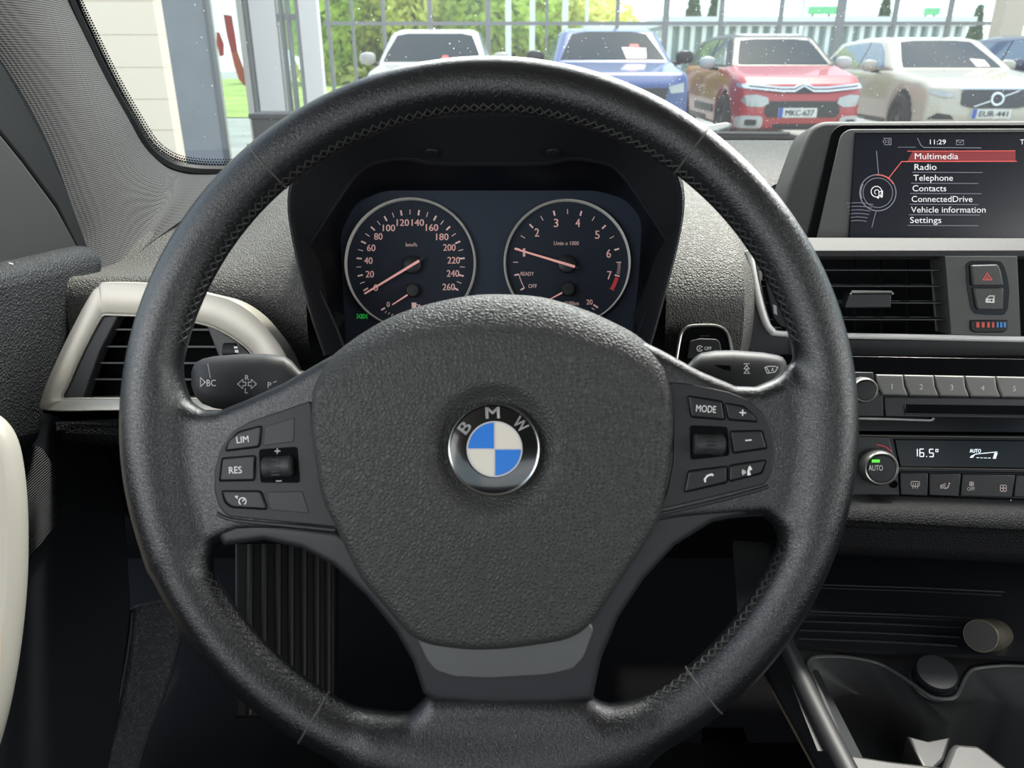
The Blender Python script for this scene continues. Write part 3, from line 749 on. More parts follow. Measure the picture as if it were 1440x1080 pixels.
# rev counter
cx, cy = 797.5, 370
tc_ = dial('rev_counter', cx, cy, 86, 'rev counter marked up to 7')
mb = MB()
for v, a in (('1', 164), ('2', 134), ('3', 104.5), ('4', 74.5), ('5', 44.5), ('6', 15.5), ('7', -14)):
    mb.stroke(CF, [pol(cx, cy, 76, a), pol(cx, cy, 69, a)], 2.2, h)
for a in (149.3, 119.3, 89.5, 59.5, 30, 179, 1): mb.stroke(CF, [pol(cx, cy, 76, a), pol(cx, cy, 69, a)], 1.0, h)
for t_, x, y in (('1', 737, 355), ('2', 755, 327), ('3', 782, 313.5), ('4', 812.5, 313.5), ('5', 840, 330), ('6', 856, 356.5), ('7', 857, 387)):
    mb.text(CF, t_, x, y, 11.5, h, width=6.6 if t_ != '1' else 3.5, bold=.012)
mk('dial_numbers', mb, pink, tc_); mb = MB()
for i in range(8): mb.stroke(CF, [pol(cx, cy, 75.5, 0-1.6*i), pol(cx, cy, 71, 0-1.6*i)], .6, h)
mb.text(CF, '1/min x 1000', 796.5, 342, 5.4, h, width=35)
mk('dial_unit', mb, pink, tc_); mb = MB()
mb.text(CF, 'READY', 741.5, 385, 5.2, h, width=18.5).text(CF, 'OFF', 749, 402.3, 5.2, h, width=12)
mb.stroke(CF, [pol(cx, cy, 76, 193), pol(cx, cy, 69.5, 193)], 2.0, h).stroke(CF, [pol(cx, cy, 75.5, 210), pol(cx, cy, 69.5, 210)], 2.0, h).arc(CF, cx, cy, 69.5, 193, 210, 1.0, h)
mk('ready_scale', mb, pink, tc_); mb = MB()
mb.text(CF, 'l/100km', 804, 426.5, 5.4, h, width=20).text(CF, '20', 829, 424.7, 7, h, width=8.8, bold=.01)
mb.stroke(CF, [(834.5, 428.5), (841, 432.5)], 2.2, h).stroke(CF, [(832, 433), (836, 435.5)], .9, h)
mk('dial_print', mb, pink, tc_)
mk('red_band', MB().arc(CF, cx, cy, 72.8, -16, -30, 5.2, h).stroke(CF, [pol(cx, cy, 76.5, -30.5), pol(cx, cy, 69, -30.5)], .9, h), redz, tc_)
needle(tc_, 797, 372, (723.5, 349.5), (808.5, 375), 3.0, 12.5, top=6)
needle(tc_, 798, 407, (772, 421.5), (790.5, 411.5), 1.8, 10, 'consumption_needle', 14)
mb = MB()
for s_ in (-1, 1):
    x0 = 509.3
    mb.stroke(CF, [(x0+s_*.9, 441.8), (x0+s_*.9, 447.8)], .7, h); mb.arc(CF, x0+s_*1.2, 444.8, 2.8, 90, 90-s_*180, .7, h)
    for k in (-1, 0, 1): mb.stroke(CF, [(x0+s_*5, 444.8+k*1.8), (x0+s_*8, 444.8+k*3)], .6, h)
mk('side_light_symbol', mb, mat('lit green symbol', (40, 190, 70), .5, emit=(40, 190, 70), es=.7), cl, 'lit green side light symbol')
# ------------------------------------------------------------------ steering column and stalks
mb = MB(); g = []
for d_, sx, sy, y0 in ((.43, 120, 95, 640), (.47, 125, 100, 640), (.56, 120, 90, 620), (.72, 110, 80, 600)):
    g.append([U(694+sx*math.copysign(abs(math.cos(a))**.6, math.cos(a)), y0-sy*math.copysign(abs(math.sin(a))**.6, math.sin(a)), d_) for a in [2*math.pi*k/40 for k in range(40)]])
mk('steering_column', mb.rings(g, True, True, True), deep, label='black steering column shroud behind the wheel hub', cat='steering column')
def stalk(name, label, secs, d0, th, prints, dark=None):
    t = thing(name, label, 'control stalk', U(secs[len(secs)//2][0], secs[len(secs)//2][2], d0))
    g = []
    for x, yt, yb2, k in secs:
        row = []
        for i in range(36):
            a = 2*math.pi*i/36; c, s_ = math.cos(a), math.sin(a); e = .62
            yy = (yt+yb2)/2-(yb2-yt)/2*math.copysign(abs(s_)**e, s_); row.append(U(x, yy, d0-th*k*math.copysign(abs(c)**e, c)))
        g.append(row)
    b = mk('stalk_body', MB().rings(g, True, True, True), mat('stalk plastic', (40, 41, 43), .5, spec=.4, bump=('noise', 1500, .00006)), t)
    mb = MB(); prints(mb, Pl(U(720, 540, d0-th-.0006), -FW)); mk('stalk_print', mb, whitep, b); return t
def lp_print(m, p):
    h = 0
    m.stroke(p, [(282, 531), (288.5, 537.5), (282, 543.5)], 1.1, h, closed=True).text(p, 'BC', 297, 538.5, 9, h, width=13)
    m.text(p, 'R', 347.5, 531, 7, h, width=5.5).text(p, 'L', 346.5, 549.5, 7, h, width=4.2)
    L_ = [(334.3, 540), (341.4, 533.4), (341.4, 537.4), (345.6, 537.4), (345.6, 542.4), (341.4, 542.4), (341.4, 546.6)]
    m.stroke(p, L_, 1.0, h, closed=True).stroke(p, [(2*347.4-x, y) for x, y in L_], 1.0, h, closed=True)
    m.text(p, 'P', 379, 541.5, 8, h, width=5).stroke(p, [(384, 538), (389, 536)], 1, h)
    m.stroke(p, [(292, 511), (294, 522), (296, 532)], .5, h)
stalk('turn_signal_stalk', 'black turn signal stalk with BC and R L arrow marks left of the wheel hub', [(269, 524, 541, .5), (271, 517, 548, .75), (275, 510, 558, .92), (285, 504.5, 568, 1), (301, 501, 574, 1), (338, 498, 580, 1), (370, 497.5, 582, 1), (399, 500, 582, 1), (410, 507, 580, .95), (422, 521, 572, .8), (500, 530, 566, .7)], .462, .012, lp_print)
def rp_print(m, p):
    h = 0
    m.stroke(p, [(1046, 511.6), (1054, 511.6)], 1, h).stroke(p, [(1050, 513.5), (1046.4, 518.8), (1053.6, 518.8)], 1, h, closed=True).stroke(p, [(1050, 519.8), (1046.4, 525), (1053.8, 525)], 1, h, closed=True)
    m.stroke(p, [(1075.5, 516.8), (1080, 515.4), (1085, 515), (1090, 515.2), (1094, 516.4), (1090, 523), (1079, 525)], 1, h, closed=True).text(p, 'A', 1086.5, 519.5, 5, h, width=4).stroke(p, [(1078, 517), (1082, 523.5)], 1, h)
st = stalk('wiper_stalk', 'black windscreen wiper stalk with triangle marks right of the wheel hub', [(900, 530, 560, .7), (968, 512, 566, .8), (977, 502, 570, .92), (986, 496, 574, 1), (1006, 493, 577, 1), (1032, 492.5, 578, 1), (1072, 495.5, 572, 1), (1094, 499.5, 562, 1), (1101, 502.5, 555, .92), (1105, 508, 545, .75), (1107, 516, 535, .5)], .462, .012, rp_print)
mk('stalk_window', MB().poly(Pl(U(720, 540, .4495), -FW), [(1004, 513), (1027, 514), (1028, 522), (1016, 519)], 0), deep, st)
# ------------------------------------------------------------------ stop-start switch in the dashboard
SS = Pl(U(990, 485, .618), (-.08, -.9, .42))
ss = thing('stop_start_switch', 'black engine stop button in a chrome edged housing right of the wheel hub', 'switch', SS(990, 510))
mk('switch_housing', MB().slab(on(SS, rnd([(951, 500), (958, 467), (967, 458), (1008, 457), (1019, 462), (1026, 473), (1031, 500), (1031, 520), (951, 520)], 5), 0), SS.n, .012), deep, ss)
mk('chrome_edge', MB().tube(on(SS, spl([(951, 505), (955, 481), (959, 467), (969, 459.5), (988, 457.8), (1006, 458.5), (1018, 463.5), (1025, 474), (1029, 493), (1031, 505)], 6, False), .001), .0014, 8), satchr, ss)
b = mk('switch_button', MB().slab(on(SS, rnd([(965, 505), (970, 479), (984, 475.5), (1008, 476.5), (1013, 481), (1017, 505)], 3), .003), SS.n, .006, .001), btn, ss)
mb = MB().arc(SS, 984, 490, 3.9, 20, 340, 1, .0034, n=20).text(SS, 'A', 984, 490, 4, .0034, width=3.4).text(SS, 'OFF', 995.5, 490, 4.6, .0034, width=10)
mk('icon', mb, whitep, b); mk('indicator_bar', MB().poly(SS, [(984, 471.5), (998, 471.5), (998, 473), (984, 473)], .0006), satin, ss)
# ------------------------------------------------------------------ left air vent
LV = Pl(U(230, 480, .588), (.06, -.93, .32)); LN = LV.n
lv = thing('side_air_vent', 'silver framed air vent at the left end of the dashboard', 'air vent', LV(230, 590))
OUTER = [(56, 562), (72, 520), (98, 465), (126, 413), (137, 402), (150, 396), (230, 399), (296, 413), (325, 421), (352, 437), (376, 461), (402, 498), (420, 545), (425, 575), (300, 578), (160, 578), (64, 578)]
INNER = [(88, 559), (96, 540), (112, 503), (128, 471), (141, 448), (147, 443), (160, 443), (230, 446), (282, 455), (308, 464), (335, 480), (355, 499), (372, 535), (376, 556), (300, 560), (200, 560), (110, 560)]
mk('vent_frame', MB().frame(on(LV, spl(OUTER, 4), .006), on(LV, spl(INNER, 4), .004), LN, .03, .0025), silver, lv)
mk('vent_recess', MB().slab(on(LV, INNER, -.022), LN, .004), deep, lv)
mk('side_bar', MB().slab(on(LV, rnd([(87, 560), (97, 538), (128, 472), (143, 445), (167, 443), (140, 495), (117, 560)], 3), .0015), LN, .012, .001), mat('dark grey vent bar', (52, 53, 56), .5), lv)
vp = mk('thumbwheel_panel', MB().slab(on(LV, rnd([(290, 457), (310, 465), (335, 481), (354, 500), (370, 535), (374, 558), (322, 540), (305, 495)], 3), .0015), LN, .012, .001), greyp, lv)
mb = MB().lathe(LV(325, 494, -.001), LV(325, 494)-LV(343, 494), [(.006, -.005), (.007, -.0045), (.007, .0045), (.006, .005)], 20)
tw = mk('thumbwheel', mb, softblk, vp)
mk('icon', MB().poly(LV, [(329, 487), (334, 487), (334, 490), (329, 490)], .0075).poly(LV, [(330, 492), (335, 492), (335.5, 496), (330.5, 496)], .0078), whitep, tw)
for y in (463, 487, 510, 533):
    x0 = 146-(y-463)*.33
    mk('slat', MB().slab(on(LV, [(x0, y-.8), (300, y-.8), (330, y+1), (330, y+2.2), (x0, y+1.4)], -.004), LN, .018), mat('vent slat', (40, 42, 46), .4), lv)
mk('vent_opening_lip', MB().tube(on(LV, spl(INNER, 4), .0035), .0008, 6, closed=True), silver, lv)
# ------------------------------------------------------------------ central display
def tilt(yaw, t): return Vector((-math.sin(R(yaw)), -math.cos(R(yaw))*math.cos(R(t)), math.sin(R(t))))
DP = Pl(U(1300, 250, .70), tilt(5, 14)); DN = DP.n
ds = thing('infotainment_display', 'wide dashboard screen showing a menu list from Multimedia to Settings', 'screen', DP(1400, 340))
mk('housing', MB().slab(on(DP, rnd([(1098, 340), (1102, 276), (1133, 192), (1142, 177), (1158, 170), (1640, 168), (1660, 340)], [2, 30, 12, 10, 10, 20, 2]), .002), DN, .05, .004), mat('soft anthracite housing', (44, 44, 44), .6, bump=('noise', 1500, .00008)), ds)
mk('gloss_band', MB().slab(on(DP, rnd([(1133, 340), (1170, 184), (1181, 175), (1640, 174), (1650, 340)], [2, 10, 8, 10, 2]), .003), DN, .004, .0012), gloss, ds)
bz = mk('bezel', MB().slab(on(DP, rnd([(1148, 338), (1182, 190), (1193, 181.5), (1640, 180), (1645, 338)], [2, 9, 8, 6, 2]), .0042), DN, .004, .0008), mat('grey bezel', (74, 74, 73), .5, bump=('noise', 1500, .00006)), ds)
sc = mk('screen', MB().slab(on(DP, [(1194.5, 334), (1203, 187.5), (1625, 186), (1630, 335)], .0048), DN, .0006), mat('screen glass', (18, 20, 26), .22, spec=.4, emit=(30, 36, 48), es=.30), ds)
mk('screen_edge', MB().tube(on(DP, [(1194, 334), (1202.5, 187), (1625, 185.5)], .005), .0006, 6), deep, ds)
sw_ = mat('lit screen text', (220, 220, 222), .5, emit=(214, 214, 216), es=.42); sg = mat('lit screen line', (120, 120, 132), .5, emit=(120, 120, 132), es=.35)
sr = mat('lit red bar', (110, 30, 34), .5, emit=(150, 40, 44), es=.35); srl = mat('lit red line', (220, 90, 84), .5, emit=(225, 92, 86), es=.6)
h = .0051
mb = MB()
for t_, x, y, w_ in (('Multimedia', 1286.5, 219.7, 61), ('Radio', 1286, 234.8, 31), ('Telephone', 1284.5, 250, 55.5), ('Contacts', 1283.2, 264.8, 47.5), ('ConnectedDrive', 1282, 279.8, 85.5), ('Vehicle information', 1281, 294.8, 105), ('Settings', 1279.7, 309.4, 44)):
    mk('menu_entry', MB().text(DP, t_, x, y, 8.3, h, width=w_, align='l'), sw_, sc)
mb = MB().text(DP, '11:29', 1319, 199.6, 6.6, h, width=22.5)
mk('status_letter', MB().text(DP, 'T', 1437.5, 199.6, 7, h), sw_, sc)
mk('clock_text', mb, sw_, sc)
mb = MB()
for k, (x0, x1, y) in enumerate(((1283, 1382, 242.2), (1281, 1376, 257.6), (1280, 1380, 272), (1279, 1376, 287.2), (1278, 1378, 302), (1276, 1376, 317))): mb.stroke(DP, [(x0, y), (x1, y+.4)], .8, h)
mb.stroke(DP, [(1290, 194), (1295, 204), (1299, 207.3), (1380, 208)], .9, h).stroke(DP, [(1262, 207), (1288, 207)], .7, h)
mb.stroke(DP, [(1232.5, 212), (1235.5, 246)], 1, h).arc(DP, 1234.5, 271, 25.5, 0, 360, 1.3, h, n=48).arc(DP, 1234.5, 271, 20.8, 0, 360, .9, h, n=40).arc(DP, 1234.5, 271, 24, 150, 200, 1.4, h)
mb.stroke(DP, [(1232, 297), (1229, 308), (1226, 320)], .9, h)
for k in range(6): mb.arc(DP, 1206, 372, 62+k*5, 78-k*.5, 100, .8, h, n=8)
mb.stroke(DP, [(1242, 194.5), (1253, 194.5), (1253, 203.5), (1243, 203.5)], .9, h).arc(DP, 1244, 199, 2.2, 0, 360, .9, h, n=12)
for k in range(3): mb.stroke(DP, [(1248, 197+2*k), (1251.5, 197+2*k)], .8, h)
mb.stroke(DP, [(1345, 197), (1355, 197), (1355, 203.5), (1345, 203.5)], .8, h, closed=True).stroke(DP, [(1345, 197), (1350, 201), (1355, 197)], .8, h)
mk('screen_lines', mb, sg, sc)
mb = MB().arc(DP, 1232.5, 269.5, 7.5, -60, 300, 1.2, h, n=20).arc(DP, 1233, 270, 3.2, 0, 250, 1, h, n=14).stroke(DP, [(1236, 277), (1236, 270), (1241, 268.5), (1241, 276)], 1.2, h).disc(DP, 1234.7, 277.5, 1.8, h, n=10).disc(DP, 1239.7, 276.2, 1.8, h, n=10)
mk('music_symbol', mb, sw_, sc)
mk('highlight_bar', MB().poly(DP, [(1283, 213), (1428, 212.5), (1428, 226.2), (1276, 226.8)], h-.0002), sr, sc)
mk('highlight_line', MB().stroke(DP, [(1250, 250), (1268, 227.2), (1430, 226.8)], 1.0, h).stroke(DP, [(1276, 212.6), (1428, 212)], .8, h).arc(DP, 1234.5, 271, 25.2, 30, 95, 1.8, h, n=12), srl, sc)
# ------------------------------------------------------------------ central vent panel
VP = Pl(U(1260, 415, .652), tilt(6, 12)); VN = VP.n
cv = thing('centre_vent_panel', 'centre dashboard panel with an air vent, hazard and door lock buttons', 'vent panel', VP(1300, 500))
SPL = Pl(U(1300, 343, .652), tilt(5, 55))
mk('silver_strip', MB().slab(on(SPL, rnd([(1120, 333.5), (1640, 335), (1650, 353), (1130, 353.5)], 3), 0), SPL.n, .01, .001), mat('satin silver strip', (48, 47, 46), .55, bump=('noise', 1200, .0001)), cv)
mk('top_strip', MB().slab(on(VP, [(1060, 353), (1640, 352), (1640, 360), (1062, 360.5)], .002), VN, .03), softblk, cv)
mk('left_frame', MB().slab(on(VP, rnd([(1042, 352), (1064, 358), (1068, 388), (1076, 428), (1085, 456), (1095, 464), (1110, 466), (1110, 500), (1056, 500), (1049, 480)], 2), .002), VN, .03, .001), satin, cv)
mk('bottom_strip', MB().slab(on(VP, [(1106, 476), (1640, 482), (1640, 506), (1106, 500)], .002), VN, .03, .001), softblk, cv)
mk('vent_recess', MB().slab(on(VP, [(1058, 340), (1350, 340), (1350, 490), (1070, 490)], -.05), VN, .004), deep, cv)
TRP = [(1052, 352), (1056.5, 372), (1062, 400), (1069, 430), (1077, 454), (1085, 465), (1097, 469.5), (1195, 472.5), (1330, 475), (1640, 482)]
cp = on(VP, spl(TRP, 6, False), .003)
rad_ = [.0033 if i < 30 else max(.0026, .0033-.0002*(i-30)) for i in range(len(cp))]
mk('silver_trim', MB().tube(cp, rad_, 10), mat('bright satin silver', (222, 220, 216), .4, .1), cv)
mb = MB().slab(on(VP, rnd([(1076, 395), (1112, 392), (1114, 462), (1098, 460), (1087, 446)], 4), .001), VN, .02, .001)
sd_ = mk('side_wheel_panel', mb, softblk, cv); mk('icon', MB().poly(VP, [(1087, 428), (1092, 430), (1093, 443), (1088.5, 441)], .0013), greypr, sd_)
for y in (380, 402.5, 426, 449.5): mk('slat', MB().slab(on(VP, [(1066, y-1), (1331, y-.6), (1331, y+.9), (1066, y+.5)], -.004), VN, .02), mat('vent slat', (40, 42, 46), .4), cv)
for x in (1204, 1241, 1278): mk('vane', MB().slab(on(VP, [(x-.7, 360), (x+.7, 360), (x+.7, 472), (x-.7, 472)], -.022), VN, .006), deep, cv)
tb = mk('slider_tab', MB().slab(on(VP, rnd([(1195, 413), (1254, 412.5), (1253, 433), (1188, 433.5)], 2), .006), VN, .014, .001), satin, cv)
mk('tab_edge', MB().tube(on(VP, [(1196, 414), (1197, 410.5), (1253, 411), (1255, 414)], .0065), .0014, 8), satchr, tb)
bp_ = mk('switch_surround', MB().slab(on(VP, [(1329, 360), (1431, 360), (1436, 473), (1337, 471)], .003), VN, .03, .0008), mat('speckled grey plastic', (78, 78, 77), .5, bump=('noise', 1400, .0001)), cv)
mk('switch_recess', MB().slab(on(VP, rnd([(1358, 372), (1364, 367), (1388, 366.4), (1407, 367.6), (1412, 374), (1417, 390), (1419.5, 409), (1417.5, 434), (1412, 443), (1388, 443), (1370, 441), (1365.5, 434), (1360, 407)], 2), .0034), VN, .001), gloss, bp_)
hz = mk('hazard_button', MB().slab(on(VP, rnd([(1367, 373), (1404, 372), (1408, 381), (1412, 402), (1368.5, 402)], 3), .007), VN, .004, .0012), greyp, bp_, 'grey hazard button with a red triangle')
mk('icon', MB().stroke(VP, [(1388.2, 384), (1382.4, 393.6), (1395, 393.6)], 1.5, .0073, closed=True).stroke(VP, [(1388.4, 388.5), (1386.6, 392), (1390.6, 392)], .8, .0073, closed=True), mat('red print', (214, 92, 88), .5, emit=(214, 80, 76), es=.15), hz)
lk = mk('door_lock_button', MB().slab(on(VP, rnd([(1369, 404.6), (1412, 404.6), (1411, 436), (1376, 436), (1373.5, 432)], 3), .006), VN, .004, .0012), greyp, bp_)
mk('icon', MB().poly(VP, [(1386, 425.5), (1386, 420.5), (1391, 415.5), (1398.4, 415.5), (1398.6, 426)], .0063), whitep, lk)
mk('icon_key', MB().poly(VP, [(1388, 420), (1391.5, 416.8), (1397, 416.8), (1397, 420)], .0065).stroke(VP, [(1388.5, 422.6), (1393, 422.6)], .9, .0065).disc(VP, 1394.4, 422.6, 1.6, .0065, n=12), greyp, lk)
tw = mk('temperature_wheel', MB().slab(on(VP, rnd([(1365, 450), (1418, 450), (1417, 464), (1411, 468), (1371, 468), (1365, 464)], 2), .0045), VN, .002, .001), softblk, bp_)
mb = MB()
for x, w_ in ((1375, 4.5), (1382.5, 4), (1390, 3.6), (1396.6, 3.2)): mb.poly(VP, [(x-w_/2, 453), (x+w_/2, 453), (x+w_/2, 460.5), (x-w_/2, 460.5)], .005)
mk('red_marks', mb, mat('red wheel mark', (216, 84, 68), .5), tw)
mb = MB()
for x, w_ in ((1403, 3), (1408, 3.4), (1413, 3.6)): mb.poly(VP, [(x-w_/2, 453), (x+w_/2, 453), (x+w_/2, 460.5), (x-w_/2, 460.5)], .005)
mk('blue_marks', mb, mat('blue wheel mark', (76, 138, 204), .5), tw)
# ------------------------------------------------------------------ radio and climate panels
HP_ = Pl(U(1300, 600, .615), tilt(7, 20)); HN = HP_.n
def sl(name, px, h, t, bev, m, parent, label=None, r=0): return mk(name, MB().slab(on(HP_, rnd(px, r) if r else px, h), HN, t, bev), m, parent, label)
mk('console_core', MB().slab(on(HP_, [(1105, 500), (1640, 500), (1640, 800), (1105, 760)], -.035), HN, .11).slab(on(DP, [(1112, 250), (1640, 250), (1640, 345), (1112, 345)], -.03), DN, .12).slab(on(VP, [(1052, 350), (1640, 350), (1640, 500), (1060, 500)], -.056), VN, .06), deep, dash)
ra = thing('radio_panel', 'black radio panel with silver number buttons and a disc slot', 'radio', HP_(1330, 612))
sl('panel', [(1150, 500), (1640, 508), (1640, 611), (1150, 607)], 0, .04, .001, gloss, ra)
btng = mat('satin grey buttons', (116, 114, 111), .42, .2, bump=('noise', 1500, .00004))
xs_ = [1232, 1271, 1314, 1357, 1401, 1446, 1492, 1538]
for i in range(7):
    a, b_ = xs_[i], xs_[i+1]; y0 = 526.6+.017*(a-1232); y1 = 526.6+.017*(b_-1232); dy = 29.5
    o = sl('preset_button', [(a+.8, y0), (b_-.8, y1), (b_+1.5, y1+16), (b_+6, y1+dy-3), (b_+6.2, y1+dy), (a+8.2, y0+dy), (a+7.6, y0+dy-3), (a+3, y0+16)], .005, .006, .0015, btng, ra)
    if i < 6: mk('number', MB().text(HP_, str(i+1), (a+b_)/2+3, (y0+y1)/2+16.5, 7.5, .0054, bold=.01), whitep, o)
    sl('button_foot', [(a+8, y0+dy), (b_+6, y1+dy), (b_+7, y1+dy+4), (a+9, y0+dy+4)], .002, .004, .0005, softblk, ra)
sl('knob_plate', [(1150, 522), (1205, 523), (1228, 523.4), (1234, 550), (1241.5, 551), (1243.5, 586), (1150, 585)], .003, .006, .001, satin, ra)
def knob(pl, x, y, r1, r2, parent, hgt, name):
    q_ = px2m(pl, x, y, 1); N_ = pl.n
    k = mk(name, MB().lathe(pl(x, y, .002), N_, [(r1*q_*1.06, 0), (r1*q_*1.05, hgt*.7), (r1*q_*.99, hgt*.92), ((r1*.6+r2*.4)*q_, hgt), (r2*q_*1.02, hgt*.95), (r2*q_, hgt-.002)], 48, cap=False), mat('satin silver knob', (142, 140, 136), .34, .7), parent)
    mk('knob_cap', MB().lathe(pl(x, y, .002), N_, [(r2*q_, 0), (r2*q_, hgt-.0008), (r2*q_*.95, hgt), (0, hgt+.0003)], 40), btn, k); return k
kn = knob(HP_, 1210.5, 548, 18, 14, ra, .012, 'volume_knob')
sl('disc_plate', [(1243, 558), (1640, 563.5), (1640, 591), (1245, 586)], .003, .004, .0008, satin, ra)
sl('disc_slot', [(1273, 568.5), (1640, 573), (1640, 587), (1273, 581.5)], .0033, .001, 0, deep, ra, r=3)
mk('slot_edge', MB().tube(on(HP_, [(1272.5, 570), (1273, 582), (1640, 588)], .0034), .0006, 6), satin, ra)
mk('chrome_line', MB().tube(on(HP_, [(1150, 587), (1209, 588.5), (1308, 591.5), (1311.5, 590.5), (1313.5, 588)], .003), .0012, 8), satchr, ra)
ca_ = thing('climate_panel', 'black climate control panel showing 16.5 degrees with a silver ringed AUTO knob', 'climate control', HP_(1330, 720))
sl('panel', [(1150, 609), (1640, 613.5), (1640, 735), (1150, 716)], 0, .04, .001, gloss, ca_)
mk('upper_line', MB().tube(on(HP_, [(1150, 610.5), (1232, 613), (1640, 618)], .001), .0007, 6), satchr, ca_)
dsp = sl('display_window', [(1258, 618), (1640, 622), (1640, 661), (1266, 656.5)], .0022, .003, .0005, gloss, ca_)
led = mat('lit display digits', (226, 234, 240), .5, emit=(226, 234, 240), es=.65)
mb = MB()
def seg7(m, pl, ch, x, y, w_, hh, h, lw):
    sg_ = {'1': 'bc', '6': 'acdefg', '5': 'acdfg'}[ch]; t = {'a': [(x, y-hh/2), (x+w_, y-hh/2)], 'b': [(x+w_, y-hh/2), (x+w_, y)], 'c': [(x+w_, y), (x+w_, y+hh/2)], 'd': [(x, y+hh/2), (x+w_, y+hh/2)], 'e': [(x, y), (x, y+hh/2)], 'f': [(x, y-hh/2), (x, y)], 'g': [(x, y), (x+w_, y)]}
    for k in sg_: m.stroke(pl, t[k], lw, h)
seg7(mb, HP_, '1', 1285, 636.5, 5, 10.5, .0024, 1.5); seg7(mb, HP_, '6', 1293.5, 636.7, 5.5, 10.5, .0024, 1.5); mb.disc(HP_, 1303, 642, .9, .0024, n=8); seg7(mb, HP_, '5', 1307, 637, 5.5, 10.5, .0024, 1.5)
mb.stroke(HP_, [(1316, 632), (1319, 632), (1319, 635.2), (1316, 635.2)], 1.2, .0024, closed=True)
mk('temperature_digits', mb, led, dsp); mb = MB()
mb.text(HP_, 'AUTO', 1371.5, 634, 5, .0024, width=16, bold=.02).stroke(HP_, [(1366, 641.5), (1372, 638.5), (1402.5, 635.5)], 1.2, .0024).poly(HP_, [(1398.5, 637), (1403, 636.5), (1400.5, 645), (1396, 645)], .0024).poly(HP_, [(1363.5, 643.8), (1366, 640.5), (1371, 639.6), (1368, 643.8)], .0024)
for k in range(4): mb.stroke(HP_, [(1373+k*5.4, 643.6+k*.15), (1377+k*5.4, 643.7+k*.15)], 1, .0024)
mk('fan_symbol', mb, led, dsp)
for y, hgt in ((658, .0012), (663.5, .0009)): mk('lower_line', MB().tube(on(HP_, [(1262, y), (1640, y+6)], .002), hgt*.6, 6), satchr if y < 660 else satin, ca_)
for x0, x1, x2, x3 in ((1265.5, 1305.5, 1305, 1266.5), (1307, 1351.5, 1349, 1306.5), (1353.5, 1428, 1424, 1350.5), (1429.5, 1500, 1500, 1425.5)):
    f = lambda x: 665+.018*(x-1265)
    b = sl('climate_button', [(x0, f(x0)), (x1, f(x1)), (x2, f(x2)+32), (x3, f(x3)+31)], .004, .005, .0008, btn, ca_)
    mb = MB(); h = .0043
    if x0 < 1270:
        mb.stroke(HP_, rnd([(1281, 677), (1293.5, 677.3), (1292.5, 684), (1281.5, 683.7)], 2), .9, h, closed=True)
        for k in range(3): mb.stroke(HP_, [(1284+k*3.2, 687), (1283.4+k*3.2, 684), (1284.6+k*3.2, 681.5), (1284+k*3.2, 679)], .9, h)
    elif x0 < 1310:
        for k in range(3): mb.stroke(HP_, [(1322, 683+k*1.6), (1330, 680+k*3)], 1, h)
        mb.disc(HP_, 1335, 680, 1.3, h, n=8).stroke(HP_, [(1334.5, 682), (1332.5, 686), (1328.5, 687)], 1.4, h)
    elif x0 < 1360:
        mb.text(HP_, 'OFF', 1365.5, 687.5, 4.8, h, width=10.5)
        for (fx, fy, s_) in ((1366.3, 680.5, .62), (1411, 686.5, 1)):
            for k in range(4): mb.arc(HP_, fx+3*s_*math.cos(R(45+90*k)), fy-3*s_*math.sin(R(45+90*k)), 2.4*s_, 0, 360, .9, h, n=12)
    if mb.v: mk('icon', mb, mat('pinkish button print', (206, 190, 186), .5, emit=(206, 190, 186), es=.08), b)
sl('knob_plate', [(1150, 611.5), (1209, 612.5), (1250, 615.5), (1257, 638), (1262.5, 653), (1266, 697), (1150, 695)], .003, .006, .001, satin, ca_)
kn = knob(HP_, 1232, 656, 24.5, 19.8, ca_, .013, 'temperature_knob')
kc = Pl(HP_(1232, 656, .0157), HN)
mk('icon', MB().text(HP_, 'AUTO', 1231.5, 658, 7.6, .0158, width=20), whitep, kn); mk('green_light', MB().poly(HP_, [(1226, 646.2), (1237.2, 646.2), (1237.2, 650.3), (1226, 650.3)], .0158), mat('lit green lamp', (90, 220, 60), .5, emit=(90, 225, 60), es=.9), kn)
mk('red_arc', MB().arc(HP_, 1232, 655, 29.5, 42, 88, 2.2, .0034), mat('red arc print', (196, 62, 66), .5), ca_)
mk('sensor_hole', MB().lathe(HP_(1256.3, 680.7, .003), HN, [(.0032, 0), (.0032, .0008), (.0025, .001), (.0025, -.001), (0, -.001)], 20), deep, ca_)
mk('chrome_line', MB().tube(on(HP_, [(1150, 694), (1200, 697), (1262, 701.5), (1332, 705.5), (1336.5, 704.5), (1338.5, 701)], .003), .0016, 8), satchr, ca_)
mk('chrome_line', MB().tube(on(HP_, [(1419, 703.5), (1422, 707), (1427, 709.5), (1640, 716)], .003), .0016, 8), satchr, ca_)
